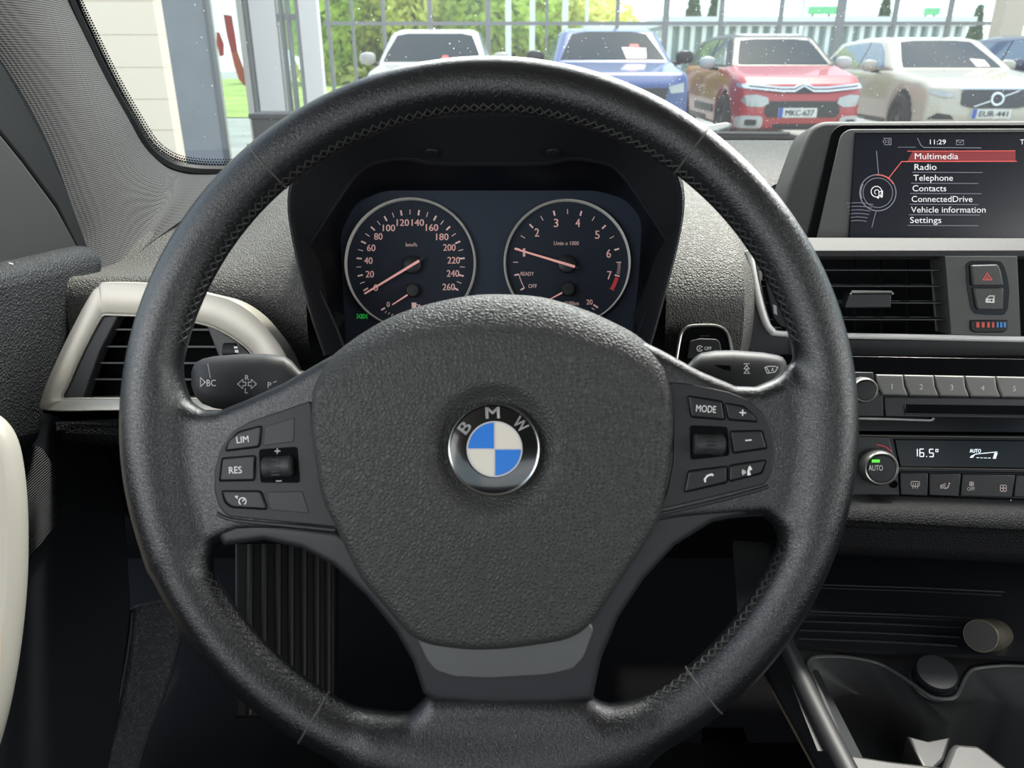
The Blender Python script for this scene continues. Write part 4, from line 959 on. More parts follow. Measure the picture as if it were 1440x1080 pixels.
# ------------------------------------------------------------------ driver's door
DX = Pl((-.372, 0, 0), (1, 0, 0)); NX = Vector((1, 0, 0))
dr = thing('driver_door', 'black car door with a pale grip handle at the left edge', 'car door', (-.42, .3, .26))
mk('door_card', MB().box((-.47, -1.0, .30), (-.41, .50, .925)).box((-.47, .5, .30), (-.462, .75, .90)), doord, dr)
mk('window_frame', MB().slab(on(DX, [(-90, -20), (-20, 55), (8, 95), (50, 172), (97, 272), (126, 352), (112, 356), (80, 290), (33, 227), (0, 187), (-90, 90)], -.012), NX, .03, .003), rubber, dr)
mk('mirror_corner', MB().slab(on(DX, [(-90, 80), (0, 185), (33, 226), (80, 290), (116, 356), (60, 400), (-90, 400)], -.008), NX, .03, .004), mat('smooth grey door plastic', (38, 38, 39), .6, bump=('noise', 700, .0001)), dr)
mk('upper_pad', MB().slab(on(DX, spl([(-120, 384), (0, 373), (60, 362), (110, 350), (140, 346), (151, 360), (152, 385), (138, 410), (122, 440), (100, 500), (75, 560), (70, 600), (40, 640), (-120, 640)], 3), .008), NX, .03, .016, seg=5), doorm, dr)
mk('lower_card', MB().slab(on(DX, rnd([(-120, 590), (70, 575), (150, 620), (178, 700), (188, 850), (170, 1000), (150, 1120), (-120, 1120)], 20), -.006), NX, .04, .008), doord, dr)
mk('speaker_grille', MB().slab(on(DX, rnd([(20, 620), (60, 628), (82, 662), (92, 705), (84, 735), (50, 778), (20, 800)], 6), -.001), NX, .006, .002), mat('woven speaker mesh', (30, 32, 36), .6, bump=('weave', 160, .001)), dr)
HPp = Pl(U(15, 800, .46), (.72, -.58, .38))
hd = mk('grip_handle', MB().slab(on(HPp, spl([(-150, 590), (-60, 572), (-5, 577), (18, 590), (34, 617), (43, 660), (48, 720), (48, 800), (43, 870), (34, 940), (20, 1010), (0, 1075), (-30, 1130), (-150, 1130)], 4), .0), HPp.n, .045, .014, seg=6), mat('pale silver grip', (172, 170, 161), .42, .15, bump=('noise', 1500, .00003)), dr, 'pale silver curved grip handle')
mk('grip_inlay', MB().slab(on(HPp, spl([(-150, 850), (-60, 730), (-25, 770), (-2, 850), (2, 930), (-8, 1010), (-30, 1080), (-150, 1100)], 4), .0006), HPp.n, .002, .001), mat('cream grip inlay', (176, 165, 148), .6), hd)
mk('catch', MB().tube([DX(9, 376, .01), DX(12, 370, .012), DX(17, 372, .012)], .001, 6), greypr, dr)
# sill trim beside the footwell, foot rest
KP = Pl(U(210, 970, .86), (.55, -.62, .56))
ks_ = thing('sill_trim', 'black grained sill trim strip running down beside the driver footwell', 'trim', KP(190, 1080, -.02))
mk('trim_face', MB().slab(on(KP, spl([(184, 868), (196, 850), (250, 842), (262, 850), (252, 920), (232, 985), (205, 1055), (185, 1120), (135, 1120), (160, 1020), (176, 940)], 3), 0), KP.n, .02, .006), mat('grained sill plastic', (52, 54, 56), .5, bump=('leather', 400, .0004)), ks_)
mk('trim_edge', MB().tube(on(KP, spl([(186, 862), (182, 900), (172, 960), (160, 1015), (136, 1112)], 5, False), .001), .0025, 8), satin, ks_)
FP = Pl(U(425, 870, .98), (.05, -.75, .66))
fr = thing('foot_rest', 'dark ribbed foot rest seen through the lower left wheel opening', 'foot rest', FP(425, 1000))
mk('rest_plate', MB().slab(on(FP, [(330, 745), (472, 745), (470, 1010), (330, 1010)], 0), FP.n, .03, .004), mat('brown black rubber', (26, 24, 23), .6), fr)
for x in (352, 372, 392, 410, 428, 446, 462): mk('rib', MB().tube(on(FP, [(x, 748), (x-.5, 1005)], .001), .0042, 8), mat('rubber rib', (36, 33, 31), .5), fr)
# ------------------------------------------------------------------ centre console
co = thing('centre_console', 'black centre console with a ridged storage tray and twin cup holders', 'console', (.35, .45, .26))
LPD = Pl(U(1300, 760, .592), tilt(7, 5))
mk('soft_pad', MB().slab(on(LPD, rnd([(1110, 716), (1640, 736), (1640, 812), (1110, 786)], 10), .0), LPD.n, .05, .014, seg=5), mat('dull grained pad', (22, 22, 24), .7, bump=('leather', 430, .0003), spec=.2), co)
TP = Pl3(U(1150, 915, .625), U(1400, 922, .605), U(1280, 800, .70)); TN = TP.n
mk('tray_back', MB().slab(on(TP, [(1030, 760), (1640, 790), (1640, 936), (1400, 922), (1250, 916), (1090, 906), (1040, 900)], 0), TN, .004), mat('dark tray plastic', (24, 26, 30), .5), co)
for (x0, y0, x1, y1, rr_) in ((1150, 822, 1412, 832, 1.6), (1150, 826.5, 1408, 837, 1.0), (1140, 859.5, 1400, 871, 1.8), (1138, 864, 1380, 874, .8), (1130, 873.5, 1360, 883, 1.5), (1124, 886, 1350, 896, 1.5), (1122, 898, 1345, 908, 1.6)):
    mk('tray_ridge', MB().tube(on(TP, [(x0, y0), ((x0+x1)/2, (y0+y1)/2-1), (x1, y1)], .0005), rr_*.0007, 8), softblk, co)
CZ = Pl((0, 0, .607), (0, 0, 1)); NZ = Vector((0, 0, 1))
WELL = [(1187, 1056), (1176, 1026), (1164, 997), (1150, 966), (1137, 940), (1136, 931), (1141, 926), (1155, 923.5), (1189, 924), (1224, 930), (1246, 938), (1272, 954), (1292, 968), (1308, 979), (1320, 982.5), (1340, 982), (1347, 975), (1356, 955), (1364, 944), (1373, 940), (1400, 937), (1440, 937), (1640, 948)]
LOW = [(1187, 1056), (1180, 1035), (1170, 1008), (1164, 990), (1166, 984), (1174, 979.5), (1189, 977), (1205, 976), (1224, 978), (1245, 984), (1262, 993), (1280, 1005), (1300, 1015.5), (1318, 1017), (1335, 1016), (1341, 1010), (1346, 1000), (1354, 991), (1365, 986.5), (1385, 984.5), (1406, 985), (1450, 994), (1640, 1010)]
wl = open_re(spl(WELL, 5, False), 110); lw = open_re(spl(LOW, 5, False), 110); CZ2 = Pl((0, 0, .578), (0, 0, 1))
csm = mat('console plastic', (40, 40, 42), .5, bump=('noise', 1200, .00008))
TOPL = open_re([(1150, 1056), (1118, 975), (1103, 928), (1096, 906), (1112, 904), (1180, 912), (1250, 915), (1320, 918), (1400, 921), (1480, 925), (1640, 932)], 110)
mb = MB().rings([on(CZ, TOPL), [a.lerp(b, .5) for a, b in zip(on(CZ, TOPL), on(CZ, wl))], on(CZ, wl)], closed=False)
mk('cup_holder_surround', mb, csm, co)
mk('cup_holder_edge', MB().tube(on(CZ, wl, .0002), .0016, 8), greyp, co)
mk('edge_gap', MB().tube(on(CZ, [(x-2.4 if i < 50 else x, y-3.2 if i > 28 else y-1) for i, (x, y) in enumerate(wl)], .0004), .0007, 6), deep, co)
mk('cup_holder_wall', MB().rings([on(CZ, wl), [a.lerp(b, .15)+Vector((0, 0, -.004)) for a, b in zip(on(CZ, wl), on(CZ2, lw))], on(CZ2, lw), [p-Vector((0, 0, .006)) for p in on(CZ2, lw)], [p-Vector((0, 0, .09)) for p in on(CZ2, lw)]], closed=False), mat('cup holder liner', (44, 44, 45), .55), co)
mk('cup_holder_base', MB().box((.12, .20, .48), (.75, .52, .485)), deep, co)
mk('front_ledge', MB().slab(on(CZ, [(1184, 1058), (1252, 1068.5), (1325, 1077), (1330, 1120), (1205, 1120)], .003), NZ, .03, .003), mat('satin grey console ledge', (50, 50, 49), .45, bump=('noise', 1500, .00005)), co)
mk('divider', MB().slab(on(CZ, [(1276, 1034), (1304, 1041), (1337, 1035.5), (1328, 1068), (1312, 1084), (1300, 1084)], -.012), NZ, .06, .002), mat('divider plastic', (30, 30, 30), .45), co)
mk('raised_ledge', MB().slab(on(CZ, rnd([(1337, 1048), (1343, 1043.5), (1374, 1046), (1384, 1052), (1428, 1086), (1430, 1120), (1318, 1120), (1326, 1075)], 3), .012), NZ, .05, .004), mat('satin grey console ledge', (50, 50, 49), .45), co)
mk('side_rail', MB().tube([CZ(x, y, .004) for x, y in ((1102, 902), (1116, 930), (1140, 982), (1168, 1038), (1205, 1110))], .0075, 12), csm, co)
SPn = Pl(CZ(1104, 904, -.001), (-.93, 0, .36))
mk('side_panel', MB().slab(on(SPn, [(1104, 900), (1200, 1100), (1156, 1104), (1062, 930)], -.002), SPn.n, .02), mat('console side plastic', (24, 26, 30), .6), co)
mk('side_lower', MB().box((.19, .1, .26), (.23, .58, .44)), deep, co)
mk('brass_line', MB().tube(on(SPn, [(1071, 944), (1095, 988), (1120, 1034), (1148, 1086)], .001), .0009, 6), mat('dull brass edge', (120, 108, 92), .4, .5), co)
# twelve volt socket cap and the small cylinder standing in the tray
sk = thing('socket_cap', 'round black socket cap in the console between the cup holders', 'cap', CZ(1313, 962))
axs = Vector((-.10, -.30, .95)); c_ = CZ(1311, 958)
mk('collar', MB().lathe(c_-axs*.004, axs, [(.0170, 0), (.0170, .005), (.0155, .0065), (.014, .005), (.014, 0)], 40), csm, sk)
mk('cap', MB().lathe(c_, axs, [(.0128, -.004), (.0128, .006), (.0150, .009), (.0152, .0125), (.0140, .0145), (0, .0152)], 40), softblk, sk)
fc, bc = U(1379, 894, .598), U(1401, 893, .628); ax_ = (fc-bc).normalized(); q_ = .598/F
cy_t = thing('metal_cylinder', 'small metal cylinder with a dark round face lying in the storage tray', 'cylinder', (fc+bc)/2-Vector((0, 0, .0127)))
mk('sleeve', MB().lathe(bc, ax_, [(20.5*q_, -.002), (22*q_, 0), (22.6*q_, .003), (22.6*q_, (fc-bc).length-.001), (21.8*q_, (fc-bc).length)], 48), mat('brushed warm metal', (142, 134, 116), .35, .8, bump=('brushed', 900, .0001)), cy_t)
mk('face_disc', MB().lathe(fc, ax_, [(21.6*q_, -.001), (21.2*q_, .0006), (0, .0006)], 48), mat('dark end disc', (44, 42, 38), .45), cy_t)
# ------------------------------------------------------------------ outdoors
asphalt = mat('pale forecourt paving', (150, 148, 144), .85, vary=.08, vscale=1.5)
mk('ground', MB().add([(-40, 2.2, 0), (60, 2.2, 0), (60, 140, 0), (-40, 140, 0)], [(0, 1, 2, 3)], 0, False).add([(-40, -30, -.01), (60, -30, -.01), (60, 2.2, -.01), (-40, 2.2, -.01)], [(0, 1, 2, 3)], 0, False), asphalt, kind='structure')
mk('lawn', MB().add([(-40, 17, .02), (-3.5, 17, .02), (-3.5, 60, .02), (-40, 60, .02)], [(0, 1, 2, 3)], 0, False), mat('bright lawn', (138, 158, 76), .9, vary=.15, vscale=.6), kind='structure')
def gx(px, Y, y=90): d = (Y*.924); return (px-720)/F*d
def zat(py, Y):
    r = ray(720, py); return 1.05+r.z/r.y*Y
YP = lambda Y: Pl((0, Y, 0), (0, -1, 0))
black = mat('black trim', (22, 24, 28), .4); tyre = mat('tyre rubber', (30, 30, 32), .8); alloy = mat('alloy rim', (90, 92, 96), .35, .6)
cglass = mat('dark car glass', (26, 32, 34), .06, spec=.5); sglass = mat('reflection tinted side glass', (60, 84, 118), .06, spec=.6, coat=.4)  # bluish reflection is put into the side glass base colour
lampm = mat('clear headlamp', (168, 168, 166), .15, .4, coat=.5); platem = mat('number plate', (214, 214, 206), .5); plblue = mat('plate blue band', (48, 82, 170), .5); plk = mat('plate letters', (40, 40, 44), .6)
chr2 = mat('bright car chrome', (222, 222, 220), .2, .8)
def car(name, label, X, Y, yaw, L, Wd, Hh, paint, side, cab, cw=.05, roofm=None, wheelb=2.6, clear=.2):
    """side and cab: side profiles as (distance from the nose, height); the nose points to -Y of the car"""
    M = Matrix.Translation((X, Y, 0)) @ Matrix.Rotation(R(yaw), 4, 'Z')
    t = thing(name, label, 'car', (X, Y, 0), Matrix.Rotation(R(yaw), 3, 'Z'))
    sp_ = np.array([(a-L/2, b) for a, b in side]); cp_ = np.array([(a-L/2, b) for a, b in cab]); w = Wd/2
    plan = np.array([(-w+.28, -L/2), (w-.28, -L/2), (w-.10, -L/2+.14), (w-.02, -L/2+.55), (w, 0), (w-.03, L/2-.4), (w-.18, L/2), (-w+.18, L/2), (-w+.03, L/2-.4), (-w, 0), (-w+.02, -L/2+.55), (-w+.10, -L/2+.14)])
    sec = np.array([(-w+.04, clear), (w-.04, clear), (w, .55), (w-.03, .82), (w-.16, 1.25), (-w+.16, 1.25), (-w+.03, .82), (-w, .55)])
    cs = np.array([(-w+cw, .8), (w-cw, .8), (w-cw-.05, 1.0), (w-cw-.22, Hh-.06), (w-cw-.34, Hh), (-w+cw+.34, Hh), (-w+cw+.22, Hh-.06), (-w+cw+.05, 1.0)])
    wy = (-L/2+.82, -L/2+.82+wheelb)
    def fb(x, y, z):
        d = smax(smax(sd_poly(y, z, sp_), sd_poly(x, y, plan), .10), sd_poly(x, z, sec), .10)
        for c in wy:
            wh = np.sqrt((y-c)**2+(z-.33)**2)-.385; d = np.maximum(d, -np.maximum(wh, (w-.28)-np.abs(x)))
        return d
    def fc_(x, y, z): return smax(sd_poly(y, z, cp_), sd_poly(x, z, cs), .07)
    def fa(x, y, z): return np.minimum(fb(x, y, z), fc_(x, y, z))
    P, Q = surfnet(fb, (-w-.06, -L/2-.06, .1), (w+.06, L/2+.06, 1.3), .045, 3)
    body = mk('body', MB().add([M @ Vector(p) for p in P], Q.tolist()), paint, t, weld=False)
    P, Q = surfnet(fc_, (-w-.06, -L/2+.3, .75), (w+.06, L/2+.06, Hh+.08), .045, 3)
    cabin = mk('roof', MB().add([M @ Vector(p) for p in P], Q.tolist()), roofm or paint, t, weld=False)
    def patch(nm, pl2, mode, m, parent=None, h=.012, sub=2, label=None, f=None):
        pts = [Vector((a, b, 0)) for a, b in pl2]; bm = bmesh.new(); vs = [bm.verts.new(p) for p in pts]; fce = bm.faces.new(vs)
        bmesh.ops.triangulate(bm, faces=[fce]); bmesh.ops.subdivide_edges(bm, edges=bm.edges, cuts=sub, use_grid_fill=True)
        bm.verts.ensure_lookup_table(); A = np.array([v.co[:] for v in bm.verts]); n = len(A); ff = f or fa
        if mode == 'front': x, z = A[:, 0], A[:, 1]; y = np.full(n, -L/2-.3); dv = (0, 1)
        elif mode == 'left': y, z = A[:, 0]-L/2, A[:, 1]; x = np.full(n, -w-.3)
        elif mode == 'top': x, y = A[:, 0], A[:, 1]-L/2; z = np.full(n, Hh+.3)
        elif mode == 'right': y, z = A[:, 0]-L/2, A[:, 1]; x = np.full(n, w+.3)
        for _ in range(60):
            s = ff(x, y, z)*.8
            if mode == 'front': y = np.minimum(y+s, L/2)
            elif mode == 'top': z = np.maximum(z-s, .5)
            elif mode == 'left': x = np.minimum(x+s, 0)
            else: x = np.maximum(x-s, 0)
        o = {'front': (0, -h, 0), 'left': (-h, 0, 0), 'right': (h, 0, 0), 'top': (0, 0, h)}[mode]
        top = [M @ Vector((x[i]+o[0], y[i]+o[1], z[i]+o[2])) for i in range(n)]; bot = [M @ Vector((x[i]-o[0]*2, y[i]-o[1]*2, z[i]-o[2]*2)) for i in range(n)]
        mb = MB(); fs = [[v.index for v in fa_.verts] for fa_ in bm.faces]
        bnd = [(e.verts[0].index, e.verts[1].index) for e in bm.edges if len(e.link_faces) == 1]
        mb.add(top, fs); mb.add([top[i] for e in bnd for i in e]+[bot[i] for e in bnd for i in e], [(2*k, 2*k+1, 2*len(bnd)+2*k+1, 2*len(bnd)+2*k) for k in range(len(bnd))], 0, False)
        bm.free(); return mk(nm, mb, m, parent or t, label)
    for c in wy:
        for s in (-1, 1):
            wh = mk('wheel', MB().lathe(M @ Vector((s*(w-.21), c, .33)), M.to_3x3() @ Vector((s, 0, 0)), [(.2, 0), (.3, 0), (.325, .03), (.325, .17), (.30, .2), (.22, .2)], 32, cap=False), tyre, t)
            mb = MB().lathe(M @ Vector((s*(w-.05), c, .33)), M.to_3x3() @ Vector((s, 0, 0)), [(.225, -.05), (.23, .02), (.215, .025), (.205, -.05)], 32, cap=False).lathe(M @ Vector((s*(w-.09), c, .33)), M.to_3x3() @ Vector((s, 0, 0)), [(.06, 0), (.06, .05), (0, .055)], 16)
            for k in range(5):
                a = R(72*k); u = Vector((0, math.cos(a), math.sin(a))); v = Vector((0, -math.sin(a), math.cos(a))); cc = Vector((s*(w-.06), c, .33))
                mb.slab([M @ (cc+u*.04-v*.03), M @ (cc+u*.21-v*.022), M @ (cc+u*.21+v*.022), M @ (cc+u*.04+v*.03)], M.to_3x3() @ Vector((s, 0, 0)), .03)
            mk('rim', mb, alloy, wh)
    return t, body, patch, M, fa
def mirror(t, M, x, y, z, m, sgn):
    mb = MB(); g = []
    for k in range(9):
        a = math.pi*k/8; rr_ = math.sin(a)
        g.append([M @ Vector((x+sgn*.12*-math.cos(a), y+.05*rr_*math.cos(b)-.02, z+.085*rr_**.6*math.sin(b))) for b in [2*math.pi*j/16 for j in range(16)]])
    mk('wing_mirror', mb.rings(g, True), m, t)
    mk('mirror_arm', MB().tube([M @ Vector((x-sgn*.04, y, z-.07)), M @ Vector((x-sgn*.17, y+.03, z-.08))], .025, 8), black, t)
def plate(patch, xc, z, txt, M, fa, t, L, wid=.5):
    p = patch('number_plate', [(xc-wid/2, z-.058), (xc+wid/2, z-.058), (xc+wid/2, z+.058), (xc-wid/2, z+.058)], 'front', platem, h=.03, sub=0)
    y = float(fa(np.array([xc]), np.array([-L/2]), np.array([z]))[0]); 
    yy = -L/2-.3
    for _ in range(60): yy += float(fa(np.array([xc]), np.array([yy]), np.array([z]))[0])*.8
    vs, fs = glyphs(txt, .01); x0 = min(v[0] for v in vs); x1 = max(v[0] for v in vs); k = (wid*.74)/(x1-x0)
    yv = lambda X_: np.interp(X_, [0, 1], [0, 0])
    def at(x, zz):
        q = -L/2-.3
        for _ in range(40): q += float(fa(np.array([x]), np.array([q]), np.array([z]))[0])*.8
        return q
    ya, yc = at(xc-wid/2, z), at(xc+wid/2, z)
    def pos(x, zz): u = (x-(xc-wid/2))/wid; return M @ Vector((x, ya+(yc-ya)*u-.038-(.02 if abs(ya-yc) > .02 else .004)*0-max(0, ((ya+yc)/2-yy)*(1-(2*u-1)**2)), zz))
    mk('lettering', MB().add([pos(xc-wid/2+wid*.18+(v[0]-x0)*k, z-.035+v[1]*.07) for v in vs], fs, 0, False), plk, p)
    mk('blue_band', MB().add([pos(xc-wid/2, z-.058), pos(xc-wid/2+.055, z-.058), pos(xc-wid/2+.055, z+.058), pos(xc-wid/2, z+.058)], [(0, 1, 2, 3)], 0, False), plblue, p)
# red hatchback
redp = mat('red car paint', (170, 18, 30), .3, coat=.8); creamr = mat('off white roof paint', (186, 184, 182), .35, coat=.5)
L = 3.99
t, b, patch, M, fa = car('red_hatchback', 'red hatchback with a white roof and a chevron on its grille, parked outside', 3.76, 12.6, 0, L, 1.75, 1.47, redp,
    [(.06, .26), (0, .42), (.02, .66), (.10, .80), (.30, .90), (1.02, 1.03), (3.7, 1.05), (3.95, .85), (3.98, .4), (3.8, .25), (.3, .2)], [(.86, .95), (1.62, 1.40), (2.0, 1.465), (2.7, 1.47), (3.45, 1.40), (3.85, .95)], .06, black)
patch('roof_panel', rnd([(-.46, 1.70), (.46, 1.70), (.54, 3.5), (-.54, 3.5)], .15), 'top', creamr, sub=5)
fr_ = lambda *p: list(p)
patch('windscreen', [(-.62, 1.045), (.62, 1.045), (.60, 1.12), (.49, 1.355), (.3, 1.375), (-.3, 1.375), (-.49, 1.355), (-.60, 1.12)], 'front', cglass, sub=4)
patch('pillar_trim', [(-.70, 1.04), (-.63, 1.04), (-.50, 1.385), (-.55, 1.36)], 'front', black, h=.014); patch('pillar_trim', [(.70, 1.04), (.63, 1.04), (.50, 1.385), (.55, 1.36)], 'front', black, h=.014)
for sd in ('left', 'right'):
    patch('front_window', [(1.22, 1.03), (2.15, 1.05), (2.15, 1.38), (1.75, 1.36), (1.5, 1.22)], sd, sglass, sub=3); patch('rear_window', [(2.22, 1.05), (3.1, 1.07), (3.25, 1.14), (3.0, 1.35), (2.22, 1.385)], sd, sglass, sub=3)
    patch('door_trim', [(1.35, .40), (3.1, .40), (3.1, .52), (1.35, .50)], sd, black); patch('sill', [(1.2, .22), (3.0, .22), (3.0, .34), (1.2, .34)], sd, black)
patch('upper_grille', [(-.74, .755), (-.3, .70), (0, .695), (.3, .70), (.74, .755), (.74, .79), (.3, .745), (.12, .745), (0, .80), (-.12, .745), (-.3, .745), (-.74, .79)], 'front', black, h=.02)
for z0, dz in ((.765, 0), (.725, 0)):
    pts = [(-.74, z0+.03), (-.3, z0-.012), (-.12, z0-.012), (0, z0+.05), (.12, z0-.012), (.3, z0-.012), (.74, z0+.03)]
    up_ = [(x, z+.024) for x, z in pts[::-1]]
    patch('chevron_bar', pts+up_, 'front', chr2, h=.035, sub=2)
patch('lower_grille', [(-.44, .40), (.44, .40), (.49, .46), (.46, .60), (-.46, .60), (-.49, .46)], 'front', black, h=.015)
for s in (-1, 1):
    patch('headlamp', [(s*.78, .60), (s*.70, .535), (s*.52, .53), (s*.44, .575), (s*.46, .645), (s*.60, .68), (s*.74, .67)], 'front', lampm, h=.02); patch('running_lamp', [(s*.80, .765), (s*.70, .75), (s*.70, .80), (s*.80, .815)], 'front', chr2, h=.03)
    fg = patch('fog_lamp_surround', rnd([(s*.80, .26), (s*.50, .26), (s*.50, .42), (s*.80, .42)], .06), 'front', creamr, h=.03); patch('fog_lamp', rnd([(s*.72, .30), (s*.58, .30), (s*.58, .375), (s*.72, .375)], .03), 'front', black, fg, h=.04)
patch('bumper_trim', [(-.72, .24), (.72, .24), (.70, .32), (-.70, .32)], 'front', black, h=.012)
plate(patch, -.06, .46, 'MKC-627', M, fa, t, L)
mirror(t, M, -.97, -.62, 1.06, creamr, -1); mirror(t, M, .97, -.62, 1.06, creamr, 1)
# white estate
whp = mat('warm white car paint', (184, 176, 160), .3, coat=.7)
L = 4.94
t, b, patch, M, fa = car('white_estate_car', 'white estate car with a ring and slash grille emblem, parked outside', 6.50, 13.27, -3, L, 1.90, 1.46, whp,
    [(.08, .24), (0, .40), (.02, .62), (.10, .76), (.35, .86), (1.45, .98), (4.5, 1.0), (4.85, .85), (4.93, .45), (4.8, .25), (.3, .18)], [(1.30, .92), (2.20, 1.38), (2.6, 1.445), (3.4, 1.46), (4.3, 1.38), (4.8, .95)], .05, None, 2.94)
patch('windscreen', [(-.70, 1.0), (.70, 1.0), (.66, 1.10), (.52, 1.355), (.3, 1.375), (-.3, 1.375), (-.52, 1.355), (-.66, 1.10)], 'front', cglass, sub=4)
for sd in ('left', 'right'):
    patch('front_window', [(1.75, .99), (2.75, 1.0), (2.75, 1.36), (2.4, 1.34), (2.1, 1.22)], sd, sglass, sub=3); patch('rear_window', [(2.83, 1.0), (4.0, 1.02), (4.4, 1.1), (4.0, 1.33), (2.83, 1.365)], sd, sglass, sub=3)
    patch('sill', [(1.3, .2), (3.6, .2), (3.6, .3), (1.3, .3)], sd, black)
gr = patch('grille', rnd([(-.45, .545), (-.30, .505), (.30, .505), (.45, .545), (.45, .70), (.40, .735), (-.40, .735), (-.45, .70)], .03), 'front', mat('dark studded grille', (52, 54, 60), .4, bump=('leather', 60, .004)), h=.015)
patch('grille_frame', [(-.47, .735), (.47, .735), (.44, .755), (-.44, .755)], 'front', chr2, h=.02); 
patch('slash_bar', [(-.30, .525), (-.26, .525), (.30, .72), (.26, .72)], 'front', chr2, gr, h=.03)
rg = [(.085*math.cos(R(a)), .622+.085*math.sin(R(a))) for a in range(0, 360, 15)]; ri = [(.058*math.cos(R(a)), .622+.058*math.sin(R(a))) for a in range(0, 360, 15)]
patch('ring_emblem', rg, 'front', chr2, gr, h=.04, sub=0); patch('ring_centre', ri, 'front', black, gr, h=.046, sub=0)
for s in (-1, 1):
    patch('headlamp', [(s*.82, .735), (s*.84, .69), (s*.70, .64), (s*.60, .635), (s*.52, .665), (s*.56, .70)], 'front', lampm, h=.02); patch('lower_vent', [(s*.82, .36), (s*.50, .36), (s*.56, .42), (s*.72, .44)], 'front', black, h=.015)
patch('lower_lip', [(-.75, .22), (.75, .22), (.75, .28), (-.75, .28)], 'front', black, h=.01)
plate(patch, -.04, .435, 'EUR-441', M, fa, t, L)
mirror(t, M, -1.02, -.55, 1.02, whp, -1); mirror(t, M, 1.02, -.55, 1.02, whp, 1)
for x, z in ((.35, 1.03),): patch('price_card', [(x, 1.01), (x+.2, 1.01), (x+.18, 1.10), (x-.02, 1.12)], 'front', mat('pale card', (220, 200, 196), .6), h=.02)
# blue crossover, white car, navy car
blp = mat('blue car paint', (32, 64, 124), .3, coat=.8); L = 4.4
t, b, patch, M, fa = car('blue_crossover', 'blue crossover with a pale card behind its windscreen, parked outside', 1.31, 12.0, 0, L, 1.82, 1.53, blp,
    [(.06, .3), (0, .5), (.04, .80), (.2, .95), (1.15, 1.08), (4.1, 1.1), (4.35, .9), (4.38, .45), (4.2, .28), (.3, .24)], [(.95, 1.0), (1.72, 1.45), (2.1, 1.52), (3.2, 1.53), (3.9, 1.44), (4.25, 1.0)], .06, None, 2.65, .24)
patch('windscreen', [(-.68, 1.10), (.68, 1.10), (.64, 1.18), (.50, 1.42), (.3, 1.45), (-.3, 1.45), (-.50, 1.42), (-.64, 1.18)], 'front', cglass, sub=4)
patch('card', [(.18, 1.11), (.44, 1.11), (.46, 1.24), (.14, 1.25)], 'front', mat('pale card', (220, 200, 196), .6), h=.02); patch('red_tag', [(.24, 1.25), (.38, 1.25), (.36, 1.29), (.26, 1.29)], 'front', mat('red tag', (196, 60, 66), .6), h=.02)
for sd in ('left', 'right'): patch('front_window', [(1.4, 1.1), (2.3, 1.12), (2.3, 1.44), (1.9, 1.42), (1.65, 1.3)], sd, sglass, sub=3); patch('rear_window', [(2.38, 1.12), (3.6, 1.14), (3.4, 1.42), (2.38, 1.45)], sd, sglass, sub=3)
patch('grille', [(-.5, .56), (.5, .56), (.55, .78), (-.55, .78)], 'front', black)
for s in (-1, 1): patch('headlamp', [(s*.84, .86), (s*.82, .74), (s*.58, .72), (s*.55, .80)], 'front', lampm)
mirror(t, M, -1.0, -.75, 1.13, black, -1); mirror(t, M, 1.0, -.75, 1.13, black, 1)
L = 4.3
t, b, patch, M, fa = car('white_crossover', 'white car behind the wheel rim with only its roof and windscreen showing', -1.14, 13.1, 0, L, 1.8, 1.56, mat('white car paint', (190, 186, 180), .3, coat=.7),
    [(.06, .3), (0, .5), (.04, .80), (.2, .95), (1.15, 1.06), (4.1, 1.1), (4.28, .9), (4.3, .45), (4.2, .28), (.3, .24)], [(.95, 1.0), (1.62, 1.46), (2.0, 1.54), (3.2, 1.56), (3.9, 1.5), (4.2, 1.0)], .05, None, 2.6, .24)
patch('windscreen', [(-.70, 1.08), (.70, 1.08), (.66, 1.2), (.55, 1.43), (.4, 1.46), (-.4, 1.46), (-.55, 1.43), (-.66, 1.2)], 'front', cglass, sub=4)
patch('red_tag', [(.12, 1.10), (.24, 1.10), (.22, 1.16), (.14, 1.16)], 'front', mat('red tag', (196, 60, 66), .6), h=.02)
for sd in ('left', 'right'): patch('front_window', [(1.4, 1.1), (2.3, 1.12), (2.3, 1.5), (1.9, 1.47), (1.65, 1.3)], sd, sglass, sub=3); patch('rear_window', [(2.38, 1.12), (3.6, 1.14), (3.4, 1.46), (2.38, 1.5)], sd, sglass, sub=3)
patch('grille', [(-.5, .5), (.5, .5), (.55, .72), (-.55, .72)], 'front', black)
for s in (-1, 1): patch('headlamp', [(s*.82, .84), (s*.80, .74), (s*.56, .72), (s*.53, .80)], 'front', lampm)
mirror(t, M, -.98, -.75, 1.12, mat('white car paint', (226, 220, 212)), -1); mirror(t, M, .98, -.75, 1.12, mat('white car paint', (226, 220, 212)), 1)
L = 4.5
t, b, patch, M, fa = car('navy_car', 'dark navy car parked behind the white estate at the right edge', 8.9, 13.6, -2, L, 1.86, 1.50, mat('navy car paint', (36, 48, 82), .3, coat=.8),
    [(.06, .3), (0, .5), (.04, .74), (.2, .86), (1.25, 1.0), (4.1, 1.02), (4.4, .9), (4.48, .45), (4.3, .28), (.3, .22)], [(1.05, .95), (1.9, 1.40), (2.3, 1.48), (3.2, 1.50), (4.0, 1.42), (4.35, .95)], .05, None, 2.7)
patch('windscreen', [(-.68, 1.02), (.68, 1.02), (.64, 1.12), (.50, 1.38), (.3, 1.41), (-.3, 1.41), (-.50, 1.38), (-.64, 1.12)], 'front', cglass, sub=4)
